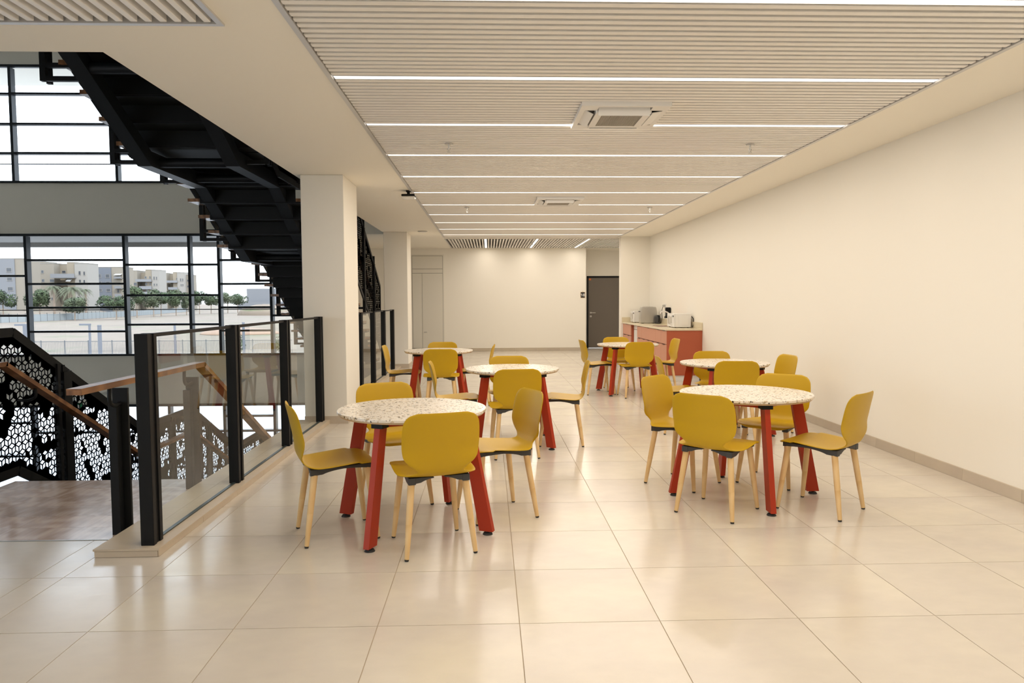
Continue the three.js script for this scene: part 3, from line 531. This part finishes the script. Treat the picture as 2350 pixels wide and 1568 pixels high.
// ---------------------------------------------------------------- tables
const tableProto = (() => {
  const t = new THREE.Group(), R = 0.447;
  const disc = (r, y0, y1, e) => { const g = new THREE.LatheGeometry([[0, y0], [r - e, y0], [r, y0 + e], [r, y1 - e], [r - e, y1], [0, y1]].map(([a, b]) => new THREE.Vector2(a, b)), 72); return g; };
  const tg = disc(R, 0.703, 0.722, 0.003).toNonIndexed(); tg.computeVertexNormals();
  { const p = tg.attributes.position, uv = tg.attributes.uv; for (let i = 0; i < p.count; i++) { const a = Math.atan2(p.getZ(i), p.getX(i)), r = Math.hypot(p.getX(i), p.getZ(i)), k = r > 0.44 ? R + (0.722 - p.getY(i)) : r; uv.setXY(i, (Math.cos(a) * k) / 0.9, (Math.sin(a) * k) / 0.9); } }
  const top = obj('tabletop', tg, M.terrazzo, t);
  obj('underlay', disc(R - 0.012, 0.692, 0.7035, 0.002), M.plywood, top);
  const tops = [];
  for (let k = 0; k < 4; k++) {
    const a = k * Math.PI / 2, c = Math.cos(a), s = -Math.sin(a), P = (r, y, w) => V(r * c - w * s, y, r * s + w * c);
    // blade leg: radial width grows towards the floor
    const b0 = 0.445, b1 = 0.53, t0 = 0.322, t1 = 0.397, h = 0.0175, q = [P(b0, 0.02, -h), P(b1, 0.02, -h), P(b1, 0.02, h), P(b0, 0.02, h), P(t0, 0.67, -h), P(t1, 0.67, -h), P(t1, 0.67, h), P(t0, 0.67, h)];
    const g = new THREE.BufferGeometry(), pos = []; for (const f of [[0, 1, 2, 3], [7, 6, 5, 4], [1, 5, 6, 2], [0, 3, 7, 4], [3, 2, 6, 7], [0, 4, 5, 1]]) for (const i of [f[0], f[1], f[2], f[0], f[2], f[3]]) pos.push(q[i].x, q[i].y, q[i].z);
    g.setAttribute('position', new THREE.Float32BufferAttribute(pos, 3)); g.setAttribute('uv', new THREE.Float32BufferAttribute(new Float32Array(72), 2)); g.computeVertexNormals();
    const leg = obj('leg', g, M.red, t);
    const pd = P(0.492, 0, 0); obj('glide', [new THREE.CylinderGeometry(0.024, 0.03, 0.011, 20).translate(pd.x, 0.0055, pd.z), new THREE.CylinderGeometry(0.009, 0.009, 0.012, 10).translate(pd.x, 0.016, pd.z)], M.rubber, leg);
    obj('corner_block', (() => { const b = box(0.325, 0.402, 0.662, 0.6915, -0.036, 0.036); b.applyMatrix4(new THREE.Matrix4().makeRotationY(a)); return b; })(), M.black, leg);
    tops.push(P(0.355, 0.677, 0));
  }
  for (let k = 0; k < 4; k++) obj('frame_bar', bar(tops[k], tops[(k + 1) % 4], 0.022, 0.028), M.red, t);
  return t;
})();
const tables = [
  [-0.588, -1.963, -0.4077, 'foreground round terrazzo table beside the glass railing', 'foreground table by the glass railing'],
  [0.10, -4.45, Math.PI / 4, 'round terrazzo table standing in the middle of the hall', 'table in the middle of the hall'],
  [-0.78, -7.0, Math.PI / 4, 'far round terrazzo table beside the second column', 'far table beside the second column'],
  [1.92, -8.05, Math.PI / 4 + 0.1, 'round terrazzo table in front of the terracotta kitchen cabinets', 'table in front of the kitchen cabinets'],
  [2.31, -4.92, Math.PI / 4 + 0.15, 'second round terrazzo table along the plain wall', 'second table along the plain wall'],
  [1.664, -2.54, 0, 'foreground round terrazzo table on the plain wall side', 'foreground table on the plain wall side'],
];
tables.forEach(([x, z, a, label]) => { const t = tableProto.clone(); t.name = numbered('round_table'); t.position.set(x, 0, z); t.rotation.y = a; scene.add(t); tag(t, label, 'table', 'round terrazzo tables'); });

// ---------------------------------------------------------------- chairs
const chairProto = (() => {
  const t = new THREE.Group();
  // profile (z forward, y up) and half widths from the seat front to the top of the back
  const prof = [[0.212, 0.425], [0.203, 0.439], [0.17, 0.449], [0.10, 0.449], [0.0, 0.440], [-0.08, 0.433], [-0.135, 0.432], [-0.174, 0.441], [-0.198, 0.461], [-0.210, 0.486], [-0.217, 0.512], [-0.223, 0.543], [-0.230, 0.59], [-0.241, 0.645], [-0.255, 0.715], [-0.272, 0.788]];
  const half = [0.185, 0.2, 0.212, 0.219, 0.222, 0.220, 0.207, 0.165, 0.126, 0.142, 0.178, 0.2, 0.208, 0.21, 0.206, 0.192];
  const pc = new THREE.CatmullRomCurve3(prof.map(([z, y]) => V(0, y, z))), hc = new THREE.CatmullRomCurve3(half.map((h, i) => V(h, i / 4, 0)));
  const NU = 84, NV = 20, th = 0.0085, P = [], len = []; let L = 0;
  for (let i = 0; i <= NU; i++) { const p = pc.getPoint(i / NU); if (i) L += p.distanceTo(P[i - 1]); P.push(p); len.push(L); }
  const grid = [];
  for (let i = 0; i <= NU; i++) {
    let h = hc.getPoint(i / NU).x; const e0 = len[i], e1 = L - len[i], rf = 0.085, rt = 0.06;
    if (e0 < rf) h -= rf - Math.sqrt(Math.max(0, rf * rf - (rf - e0) ** 2)); if (e1 < rt) h -= rt - Math.sqrt(Math.max(0, rt * rt - (rt - e1) ** 2));
    const T = pc.getTangent(i / NU), back = THREE.MathUtils.smoothstep(P[i].y, 0.45, 0.60), row = [];
    for (let j = 0; j <= NV; j++) { const s = -1 + 2 * j / NV, x = h * s, q = (x / 0.21) ** 2; row.push(V(x, P[i].y + (1 - back) * 0.010 * q * (P[i].z < 0.1 ? 1 : 0.3), P[i].z + back * 0.030 * q)); }
    grid.push(row);
  }
  // surface normals, then two skins and a rim
  const N = grid.map((r, i) => r.map((p, j) => { const a = grid[Math.min(NU, i + 1)][j].clone().sub(grid[Math.max(0, i - 1)][j]), b = r[Math.min(NV, j + 1)].clone().sub(r[Math.max(0, j - 1)]); return b.cross(a).normalize().multiplyScalar(-1); }));
  const pos = [], idx = [], W = NV + 1, id = (s, i, j) => s * (NU + 1) * W + i * W + j;
  for (const s of [1, -1]) for (let i = 0; i <= NU; i++) for (let j = 0; j <= NV; j++) { const e = Math.min(1, Math.min(j, NV - j, i, NU - i) / 1.0 + 0.45), p = grid[i][j].clone().addScaledVector(N[i][j], s * th / 2 * e); pos.push(p.x, p.y, p.z); }
  const quad = (a, b, c, d) => idx.push(a, b, c, a, c, d);
  for (let i = 0; i < NU; i++) for (let j = 0; j < NV; j++) { quad(id(0, i, j), id(0, i, j + 1), id(0, i + 1, j + 1), id(0, i + 1, j)); quad(id(1, i, j), id(1, i + 1, j), id(1, i + 1, j + 1), id(1, i, j + 1)); }
  for (let i = 0; i < NU; i++) { quad(id(0, i, 0), id(0, i + 1, 0), id(1, i + 1, 0), id(1, i, 0)); quad(id(0, i, NV), id(1, i, NV), id(1, i + 1, NV), id(0, i + 1, NV)); }
  for (let j = 0; j < NV; j++) { quad(id(0, 0, j), id(1, 0, j), id(1, 0, j + 1), id(0, 0, j + 1)); quad(id(0, NU, j), id(0, NU, j + 1), id(1, NU, j + 1), id(1, NU, j)); }
  const g = new THREE.BufferGeometry(); g.setAttribute('position', new THREE.Float32BufferAttribute(pos, 3)); g.setIndex(idx); g.computeVertexNormals();
  const uv = []; for (let i = 0; i < pos.length; i += 3) uv.push(pos[i], pos[i + 1] + pos[i + 2]); g.setAttribute('uv', new THREE.Float32BufferAttribute(uv, 2));
  obj('shell', g, M.mustard, t);
  // dark under frame: two side rails with thick leg sockets, two cross rails
  const railShape = (x) => { const s = new THREE.Shape(); s.moveTo(-0.164, 0.428); s.lineTo(0.18, 0.440); s.lineTo(0.18, 0.416); s.quadraticCurveTo(0.1, 0.424, 0.02, 0.425); s.quadraticCurveTo(-0.06, 0.419, -0.10, 0.402); s.lineTo(-0.164, 0.398); s.closePath(); return new THREE.ExtrudeGeometry(s, { depth: 0.036, bevelEnabled: true, bevelSize: 0.003, bevelThickness: 0.003, bevelSegments: 1, curveSegments: 6 }).rotateY(-Math.PI / 2).translate(x + 0.018, 0, 0); };
  const wedge = (k) => { const s = new THREE.Shape(); s.moveTo(0.13, 0.400); s.lineTo(0.10, 0.404); s.quadraticCurveTo(0.07, 0.421, 0.03, 0.424); s.lineTo(0.03, 0.430); s.lineTo(0.13, 0.430); s.closePath(); const g = new THREE.ExtrudeGeometry(s, { depth: 0.05, bevelEnabled: false, curveSegments: 6 }).translate(0, 0, -0.165); return k > 0 ? g : g.rotateY(Math.PI).translate(0, 0, -0.28); };
  obj('under_frame', [railShape(-0.148), railShape(0.148), rbox(-0.14, 0.14, 0.422, 0.440, 0.11, 0.15, 0.004, 1), wedge(1), wedge(-1)], M.darkPlastic, t);
  for (const sx of [-1, 1]) for (const [zt, zb] of [[0.155, 0.203], [-0.142, -0.198]]) {
    const a = V(sx * 0.148, zt > 0 ? 0.416 : 0.404, zt), b = V(sx * 0.188, 0.010, zb), m = a.clone().lerp(b, 0.55);
    const leg = obj('leg', [cyl(m, a, 0.0175, 0.0195, 16), cyl(b, m, 0.0125, 0.0175, 16)], M.ash, t);
    obj('foot_tip', cyl(V(b.x + sx * 0.001, 0, b.z + Math.sign(zb) * 0.001), b, 0.0105, 0.0125, 12), M.rubber, leg);
  }
  return t;
})();
const seats = ['window-side chair', 'nearest chair', 'wall-side chair', 'farthest chair'];
const chairs = [   // table index, seat, x, z, facing x, facing z
  [0, 1, -0.441, -1.592, -0.297, -0.955], [0, 0, -1.0275, -1.8235, 0.93, -0.37], [0, 2, -0.078, -2.175, -0.93, 0.37], [0, 3, -0.767, -2.497, 0.42, 0.907],
  [1, 1, 0.0965, -3.917, -0.11, -0.994], [1, 0, -0.425, -4.45, 0.998, -0.05], [1, 2, 0.5685, -4.416, -0.996, -0.082], [1, 3, 0.09, -4.84, 0.0, 1],
  [2, 1, -0.71, -6.47, -0.02, -1], [2, 0, -1.235, -6.97, 1, 0], [2, 2, -0.31, -7.04, -1, -0.05], [2, 3, -0.77, -7.42, 0, 1],
  [3, 1, 1.94, -7.64, -0.1, -1], [3, 0, 1.475, -8.0, 0.99, -0.1], [3, 2, 2.42, -8.15, -1, 0.05], [3, 3, 1.87, -8.45, 0.05, 1],
  [4, 1, 2.265, -4.54, 0.15, -0.99], [4, 0, 1.875, -4.94, 0.99, 0.1], [4, 2, 2.76, -4.95, -0.98, 0.1], [4, 3, 2.365, -5.32, -0.05, 1],
  [5, 1, 1.351, -2.164, 0.67, -0.744], [5, 2, 2.0385, -2.1725, -0.67, -0.745], [5, 0, 1.317, -2.869, 0.70, 0.715], [5, 3, 2.0055, -2.8965, -0.645, 0.764],
];
for (const [k, s, x, z, fx, fz] of chairs) {
  const c = chairProto.clone(); c.name = numbered('dining_chair'); c.position.set(x, 0, z); c.rotation.y = Math.atan2(fx, fz); scene.add(c);
  tag(c, `mustard plastic ${seats[s]} with wooden legs at the ${tables[k][4]}`, 'chair', 'mustard chairs around the round tables');
}

// ---------------------------------------------------------------- outside
const GR = -4.5;
{
  const sandTex = texture(512, (u, v) => { const a = fbm(u * 6, v * 6, 6, 51, 5), b = fbm(u * 50, v * 50, 50, 61, 2), k = 0.86 + 0.2 * a + 0.1 * (b - 0.5), gr = Math.max(0, a - 0.58) * 2.2; return [126 * k - 54 * gr, 112 * k - 29 * gr, 97 * k - 45 * gr]; });
  const sand = std({ color: C(0.93, 0.93, 0.93), map: sandTex, roughness: 1 });
  const ground = (n, x0, x1, zs, fy, mat, sc) => { const pos = [], uv = [], idx = [], nx = 40; zs.forEach((z, j) => { for (let i = 0; i <= nx; i++) { const x = x0(z) + (x1(z) - x0(z)) * i / nx; pos.push(x, fy(x, z), z); uv.push(x / sc, z / sc); } }); for (let j = 0; j + 1 < zs.length; j++) for (let i = 0; i < nx; i++) { const a = j * (nx + 1) + i; idx.push(a, a + 1, a + nx + 2, a, a + nx + 2, a + nx + 1); } const g = new THREE.BufferGeometry(); g.setAttribute('position', new THREE.Float32BufferAttribute(pos, 3)); g.setAttribute('uv', new THREE.Float32BufferAttribute(uv, 2)); g.setIndex(idx); g.computeVertexNormals(); return struct(n, g, mat); };
  const zs = []; for (let z = -78; z > -640; z -= 7) zs.push(z);
  const fx = (z) => -137 - (z < -245 ? (-245 - z) * 0.22 : 0);
  const fy = (x, z) => GR + (z < -200 ? 3.6 * THREE.MathUtils.smoothstep(fx(z) - 4 - x, 0, 26) : 0) + 0.35 * (fbm(x * 0.06 + 99, z * 0.06 + 99, 997, 8, 3) - 0.5);
  ground('ground_field', () => -420, () => 160, zs, fy, sand, 46);
  struct('ground_paving', box(-110, 40, GR - 0.3, GR + 0.02, -79, 40), std({ color: C(0.42, 0.41, 0.40), roughness: 0.9 }));
  const ridge = (x) => -6 + 30 * fbm(x * 0.004 + 20, 3, 997, 71, 4);
  ground('ground_hills', () => -1500, () => 700, [-1150, -1300, -1450, -1600], (x, z) => (z === -1150 || z === -1600) ? -8 : ridge(x) * (z === -1300 ? 0.6 : 1) + 6, std({ color: C(0.255, 0.228, 0.195), roughness: 1 }), 60);
  const heap = new THREE.SphereGeometry(1, 24, 10, 0, 6.2832, 0, 1.57); { const p = heap.attributes.position; for (let i = 0; i < p.count; i++) { const k = 1 + 0.25 * (fbm(p.getX(i) * 2 + 9, p.getZ(i) * 2 + 9, 97, 4, 3) - 0.5); p.setXYZ(i, p.getX(i) * k, p.getY(i) * k, p.getZ(i) * k); } heap.computeVertexNormals(); }
  tag(obj('earth_mound', heap.scale(11, 4.6, 8).translate(-93, GR, -297), sand), 'pale heap of earth on the open field', 'mound');
  const clay = std({ color: C(0.28, 0.18, 0.13), roughness: 1 });
  tag(obj('clay_mound', new THREE.SphereGeometry(1, 20, 8, 0, 6.2832, 0, 1.57).scale(7, 1.1, 5).translate(-45, GR, -128), clay), 'low reddish heap of clay on the open field', 'mound');
}
{
  const mats = { cream: std({ color: C(0.20, 0.175, 0.14), roughness: 0.95 }), cream2: std({ color: C(0.212, 0.178, 0.132), roughness: 0.95 }), grey: std({ color: C(0.152, 0.156, 0.165), roughness: 0.95 }), grey2: std({ color: C(0.108, 0.116, 0.132), roughness: 0.95 }), white: std({ color: C(0.235, 0.22, 0.197), roughness: 0.95 }) };
  const pane = std({ color: C(0.045, 0.05, 0.058), roughness: 0.3 }), slab = std({ color: C(0.17, 0.172, 0.178), roughness: 0.9 }), awn = std({ color: C(0.36, 0.35, 0.33), roughness: 0.9 });
  const data = [
    { l: 'grey and cream apartment block at the left edge of the view', z: -257.6, m: [['wall', -178.23, -165.47, 16.77, 0, 10, 'cream'], ['grey_panel', -178.23, -168.08, 16.71, 0.3, 0.3, 'grey']], w: [[-170.84, -169.1, 12.19, 13.51], [-170.75, -169.1, 9.09, 10.12], [-170.64, -168.9, 5.54, 6.72], [-170.46, -168.72, 2.58, 3.47], [-174.76, -173.45, 12.64, 13.67]], b: [], a: [] },
    { l: 'cream apartment block with a white tower and awnings behind the palms', z: -282.6, m: [['wall', -174.67, -169.4, 16.42, 0, 9, 'cream'], ['wing', -178.98, -174.67, 17.18, -3, 8, 'cream2'], ['wing', -169.4, -163.81, 16.24, -4, 8, 'cream2'], ['tower', -163.81, -160.54, 16.71, 1, 8, 'cream2'], ['tower_front', -160.61, -155.74, 16.28, 1.6, 8, 'white']], w: [[-174.26, -173.39, 12.7, 13.73], [-174.19, -173.23, 9.29, 10.27], [-171.09, -169.5, 9.22, 10.26], [-168.6, -167.32, 12.84, 13.72], [-166.05, -164.93, 12.83, 13.71], [-159.07, -158.36, 11.93, 13.3], [-157.24, -156.7, 11.83, 13.13], [-159.0, -158.36, 8.91, 9.99], [-157.34, -156.76, 8.81, 9.88], [-157.4, -156.57, 2.3, 3.21], [-170.84, -170.04, 2.3, 3.11]], b: [[-178.98, -174.83, 11.09, 12.87], [-169.18, -160.03, 10.9, 12.29]], a: [[-178.98, -174.83, 13.2, 14.88], [-163.49, -161.73, 9.03, 10.55]] },
    { l: 'apartment block with a grey upper panel between the two towers', z: -317.6, m: [['wall', -174.74, -160.86, 16.57, 0, 10, 'cream'], ['grey_panel', -172.76, -165.55, 16.38, 0.3, 0.3, 'grey2']], w: [[-171.5, -169.95, 12.0, 13.46], [-167.9, -166.35, 11.99, 13.38], [-171.43, -169.88, 9.45, 10.29], [-167.79, -166.2, 9.43, 10.16], [-171.32, -169.73, 6.05, 7.07], [-167.72, -166.13, 5.96, 7.06], [-171.14, -169.59, 2.87, 3.85], [-167.5, -165.99, 2.85, 3.84], [-163.21, -162.49, 5.39, 6.86]], b: [[-174.63, -172.11, 12.12, 13.22], [-174.63, -172.11, 9.64, 10.3], [-174.49, -172.18, 4.89, 5.99], [-163.75, -160.86, 11.79, 12.45], [-163.75, -160.86, 7.41, 8.32], [-163.75, -160.86, 3.38, 4.85]], a: [[-174.63, -172.04, 13.95, 14.75], [-174.38, -171.86, 1.97, 3.43], [-163.75, -160.86, 12.71, 13.62]] },
    { l: 'cream apartment block with stacked balconies, fourth along the street', z: -362.6, m: [['wall', -181.41, -176.13, 16.91, 0, 9, 'cream'], ['wing', -176.26, -171.1, 16.14, -4, 8, 'cream2'], ['tower', -171.6, -168.13, 17.29, 1, 8, 'cream2'], ['tower_front', -168.21, -164.62, 17.03, 1.6, 8, 'white']], w: [[-178.19, -176.54, 9.68, 10.94], [-167.3, -166.81, 12.44, 13.82], [-166.06, -165.65, 12.44, 13.73], [-167.3, -166.81, 9.35, 10.35], [-166.06, -165.65, 9.35, 10.35], [-171.93, -171.1, 13.0, 13.96], [-169.66, -169.04, 13.12, 14.03], [-171.72, -170.89, 9.87, 10.7], [-169.66, -169.04, 9.86, 10.7], [-171.51, -170.69, 6.32, 7.36]], b: [[-176.05, -168.13, 11.55, 12.6], [-174.19, -168.13, 7.79, 9.13], [-173.91, -168.21, 5.07, 6.33]], a: [] },
    { l: 'smallest cream apartment block, last and farthest of the street', z: -417.6, m: [['wall', -189.5, -185.84, 17.75, 0, 9, 'cream'], ['wing', -186.03, -181.65, 17.35, -4, 8, 'cream2'], ['tower', -181.89, -179.17, 18.2, 1, 8, 'cream2'], ['tower_front', -179.27, -175.17, 18.0, 1.6, 8, 'white'], ['wing', -175.27, -172.6, 16.74, -1, 8, 'cream']], w: [[-188.22, -186.5, 10.54, 11.69], [-177.56, -177.03, 13.09, 14.68], [-176.32, -175.89, 13.09, 14.58], [-177.36, -176.94, 10.35, 11.36], [-176.32, -175.89, 10.35, 11.36], [-184.03, -183.08, 13.98, 14.85], [-179.98, -179.37, 13.97, 14.93], [-183.55, -182.6, 10.61, 11.34], [-174.74, -173.93, 12.99, 13.95], [-174.74, -173.93, 9.62, 10.58]], b: [[-185.46, -179.03, 12.45, 13.51], [-184.27, -179.03, 8.45, 9.65], [-189.36, -187.6, 12.94, 14.0]], a: [] },
  ];
  for (const d of data) {
    const t = thing('apartment_building', d.l, 'building', [0, 0, d.z], 0, 'apartment blocks beyond the field');
    for (const [n, x0, x1, y1, dz, th, mt] of d.m) { const p = obj(n, box(x0, x1, -4, y1, dz - th, dz), mats[mt], t); if (th > 1) obj('parapet', box(x0 - 0.1, x1 + 0.1, y1, y1 + 0.25, dz - th - 0.1, dz + 0.1), mats.white, p); }
    const face = (x0, x1) => Math.max(...d.m.filter((m) => (x0 + x1) / 2 > m[1] && (x0 + x1) / 2 < m[2]).map((m) => m[4]));
    for (const [x0, x1, y0, y1] of d.w) { const z = face(x0, x1), f = obj('window', [box(x0 - 0.1, x1 + 0.1, y0 - 0.14, y0, z, z + 0.16), box(x0 - 0.1, x1 + 0.1, y1, y1 + 0.08, z, z + 0.1), box(x0 - 0.1, x0, y0, y1, z, z + 0.1), box(x1, x1 + 0.1, y0, y1, z, z + 0.1)], mats.white, t); obj('pane', box(x0, x1, y0, y1, z + 0.01, z + 0.04), pane, f); }
    for (const [x0, x1, y0, y1] of d.b) { const z = Math.max(face(x0 + 0.2, x0 + 0.4), face(x1 - 0.4, x1 - 0.2)); obj('balcony', [box(x0, x1, y0 - 0.25, y0, z - 5, z + 1.4), box(x0, x1, y0, y1, z + 1.3, z + 1.4)], slab, t); }
    for (const [x0, x1, y0, y1] of d.a) { const z = Math.max(face(x0 + 0.2, x0 + 0.4), face(x1 - 0.4, x1 - 0.2)); obj('awning', bar(V((x0 + x1) / 2, y1, z), V((x0 + x1) / 2, y0 + 0.3, z + 1.9), x1 - x0, 0.12), awn, t); }
  }
  const fb = thing('distant_block', 'pale grey boxy building far across the field', 'building', [-158, -4, -497]); obj('wall', [box(-9, 10, 0, 14, -12, 0)], mats.grey, fb); obj('fence_wall', box(-14, 30, 0, 5, 2, 3), mats.grey, fb);
}
// trees, palms, fences, lamp posts
{
  const R = rng(99), leafM = [C(0.040, 0.062, 0.024), C(0.052, 0.074, 0.030), C(0.07, 0.088, 0.045)].map((c) => std({ color: c, roughness: 0.8, side: THREE.DoubleSide })), bark = std({ color: C(0.22, 0.17, 0.13), roughness: 1 });
  function foliage(rx, ry, n, size) {
    const pos = [], nor = [], uv = [], blobs = []; for (let i = 0; i < 9; i++) { const a = R() * 6.28, r = Math.sqrt(R()) * 0.62; blobs.push([Math.cos(a) * r * rx, (R() - 0.35) * ry * 0.8, Math.sin(a) * r * rx, 0.34 + 0.2 * R()]); }
    for (let i = 0; i < n; i++) {
      const b = blobs[Math.floor(R() * 9)], d = V(R() - 0.5, R() - 0.5, R() - 0.5).normalize(), k = b[3] * (0.75 + 0.3 * R()), c = V(b[0] + d.x * k * rx, b[1] + d.y * k * ry, b[2] + d.z * k * rx);
      const u = V(R() - 0.5, R() - 0.5, R() - 0.5).normalize().multiplyScalar(size * (0.6 + 0.8 * R())), w = u.clone().cross(d).normalize().multiplyScalar(size * 0.5);
      for (const q of [c.clone().sub(u), c.clone().add(w), c.clone().add(u), c.clone().sub(u), c.clone().add(u), c.clone().sub(w)]) { pos.push(q.x, q.y, q.z); nor.push(d.x, d.y, d.z); uv.push(q.x, q.y); }
    }
    const g = new THREE.BufferGeometry(); g.setAttribute('position', new THREE.Float32BufferAttribute(pos, 3)); g.setAttribute('normal', new THREE.Float32BufferAttribute(nor, 3)); g.setAttribute('uv', new THREE.Float32BufferAttribute(uv, 2)); return g;
  }
  const td = [[-154.4, -229.7, 4.83, 2.85], [-145.45, -233.7, 4.71, 2.64], [-132.06, -229.7, 1.83, 3.0], [-122.6, -236.7, 2.87, 3.7], [-127.0, -259.6, 5.69, 2.37], [-129.38, -277.6, 3.97, 2.37], [-131.05, -287.6, 4.45, 2.3], [-129.45, -297.6, 4.53, 2.73], [-129.36, -307.6, 3.55, 2.11], [-131.86, -327.6, 4.8, 2.63], [-130.48, -337.6, 4.29, 3.1], [-126.31, -347.6, 5.35, 3.39], [-125.03, -357.6, 4.41, 3.69]];
  const where = ['at the left edge in front of the grey block', 'to the window side of the palms', 'low in front of the tall palm', 'wide, below the grey panelled block', 'dark and upright, beside the fourth block', 'small, below the fourth block', 'slim, below the fourth block towers', 'below the last block', 'just past the last block', 'first past the buildings over the field', 'second past the buildings over the field', 'third past the buildings over the field', 'last tree towards the distant grey building'];
  td.forEach(([x, z, top, hw], i) => {
    const ry = i === 2 || i === 3 ? 3.6 : 4.3, t = thing('street_tree', `bushy green tree ${where[i]}`, 'tree', [x, -3, z], 0, 'trees along the street');
    obj('trunk', cyl(V(0, -1.5, 0), V(0.1, top + 3 - ry * 0.5, 0), 0.22, 0.12, 8), bark, t);
    obj('foliage', foliage(hw * 1.55, ry, 2200, 0.36).translate(0, top + 3 - ry * 0.55, 0), leafM[i % 3], t).userData.kind = 'stuff';
  });
  const frondM = std({ color: C(0.10, 0.11, 0.062), roughness: 0.8, side: THREE.DoubleSide });
  [[-149.03, -247.65, 7.31, 3.64, 'palm tree standing against the cream block'], [-137.15, -237.65, 7.0, 4.99, 'largest palm tree with long drooping fronds'], [-138.37, -247.65, 6.13, 2.53, 'smaller palm tree behind the largest one']].forEach(([x, z, top, hw, label]) => {
    const t = thing('palm_tree', label, 'palm', [x, -3, z]), H = top + 3 - hw * 0.35; obj('trunk', cyl(V(0, -1.5, 0), V(0, H, 0), 0.42, 0.3, 10), bark, t);
    const pos = []; for (let i = 0; i < 34; i++) { const a = i * 2.399, e = 0.15 + 1.15 * ((i % 17) / 17), c = V(Math.cos(a), 0, Math.sin(a)); const S = (s) => V(c.x * hw * s * Math.cos(e * 0.6), H + hw * (Math.sin(e) * s - 0.95 * s * s), c.z * hw * s * Math.cos(e * 0.6)); for (let k = 1; k < 22; k++) for (const sd of [-1, 1]) { const p = S(k / 22), q = S((k + 0.7) / 22), w = V(-c.z, 0, c.x).multiplyScalar(sd * hw * 0.17 * Math.sin(Math.PI * (0.15 + 0.8 * k / 22))), tip = p.clone().add(w).add(q.clone().sub(p).multiplyScalar(3)).add(V(0, -hw * 0.06, 0)); pos.push(p.x, p.y, p.z, q.x, q.y, q.z, tip.x, tip.y, tip.z); } }
    const g = new THREE.BufferGeometry(); g.setAttribute('position', new THREE.Float32BufferAttribute(pos, 3)); g.setAttribute('uv', new THREE.Float32BufferAttribute(new Float32Array(pos.length / 3 * 2), 2)); g.computeVertexNormals(); obj('fronds', g, frondM, t);
  });
  // hoarding fence of pale sheets on posts
  const sheet = std({ color: C(0.22, 0.238, 0.242), roughness: 0.8 }), galv = std({ color: C(0.07, 0.075, 0.08), roughness: 0.6 });
  const F = thing('sheet_fence', 'long fence of pale sheets on thin posts across the field', 'fence'), pl = [[-137.29, -192.7], [-137.16, -202.7], [-136.18, -215.7], [-136.51, -242.7], [-143.38, -290.6], [-173.0, -413.6]];
  for (let i = 0; i + 1 < pl.length; i++) { const n = Math.max(2, Math.round(Math.hypot(pl[i + 1][0] - pl[i][0], pl[i + 1][1] - pl[i][1]) / 3.4)); for (let k = 0; k < n; k++) { const a = (s) => V(pl[i][0] + (pl[i + 1][0] - pl[i][0]) * s, 0, pl[i][1] + (pl[i + 1][1] - pl[i][1]) * s), p = a(k / n), q = a((k + 1) / n), y = GR - 0.1; obj('sheet', bar(p.clone().setY(y + 1.2 + 0.1 * R()), q.clone().setY(y + 1.2 + 0.1 * R()), 0.05, 2.1), sheet, F); obj('post', box(p.x - 0.06, p.x + 0.06, y, y + 2.7, p.z + 0.05, p.z + 0.17), galv, F); } }
  // steel yard railing
  const Y = thing('yard_railing', 'low steel railing of thin upright bars along the yard', 'railing', [0, GR, -77.65]);
  const pales = []; for (let x = -54.5; x < -22; x += 0.16) pales.push(box(x - 0.011, x + 0.011, 0.08, 1.55, -0.011, 0.011)); obj('bars', pales, galv, Y).userData.kind = 'stuff';
  for (let x = -54.5; x < -22; x += 2.56) obj('post', box(x - 0.04, x + 0.04, 0, 1.65, -0.04, 0.04), galv, Y);
  obj('rail', [box(-54.5, -22, 1.5, 1.56, -0.02, 0.02), box(-54.5, -22, 0.08, 0.13, -0.02, 0.02)], galv, Y);
  const poleM = std({ color: C(0.10, 0.105, 0.12), roughness: 0.6 });
  [[-39.7, -69.7, 0.11, 1, 'slim grey yard lamp post with a short arm by the thick pole'], [-35.47, -63.6, 0.17, 0, 'thick plain grey pole in the yard'], [-31.37, -69.7, 0.11, 1, 'slim grey yard lamp post behind the glass railing corner'], [-45.98, -69.7, 0.18, 1, 'grey yard post next to the perforated stair panel'], [-24.61, -69.7, 0.13, 0, 'grey yard pole in front of the reddish heap']].forEach(([x, z, r, arm, label]) => { const t = thing('yard_lamp_post', label, 'lamp post', [x, GR, z]); obj('pole', cyl(V(0, 0, 0), V(0, 3.7, 0), r, r, 12), poleM, t); if (arm) obj('arm', box(-0.95, 0.1, 3.55, 3.72, -0.12, 0.12), poleM, t); else obj('cap', cyl(V(0, 3.7, 0), V(0, 3.78, 0), r + 0.02, r, 12), poleM, t); });
  [[-26.9, -74, 'young shrub growing inside the yard railing'], [-22.6, -75, 'pale shrub at the end of the yard railing']].forEach(([x, z, label]) => { const t = thing('shrub', label, 'shrub', [x, GR, z]); obj('stem', cyl(V(0, 0, 0), V(0, 0.9, 0), 0.05), bark, t); obj('foliage', foliage(1.0, 1.3, 700, 0.1).translate(0, 1.3, 0), leafM[2], t).userData.kind = 'stuff'; });
}

scene.traverse((o) => { if (o.isMesh) { o.castShadow = true; o.receiveShadow = true; } });
renderer.render(scene, camera);
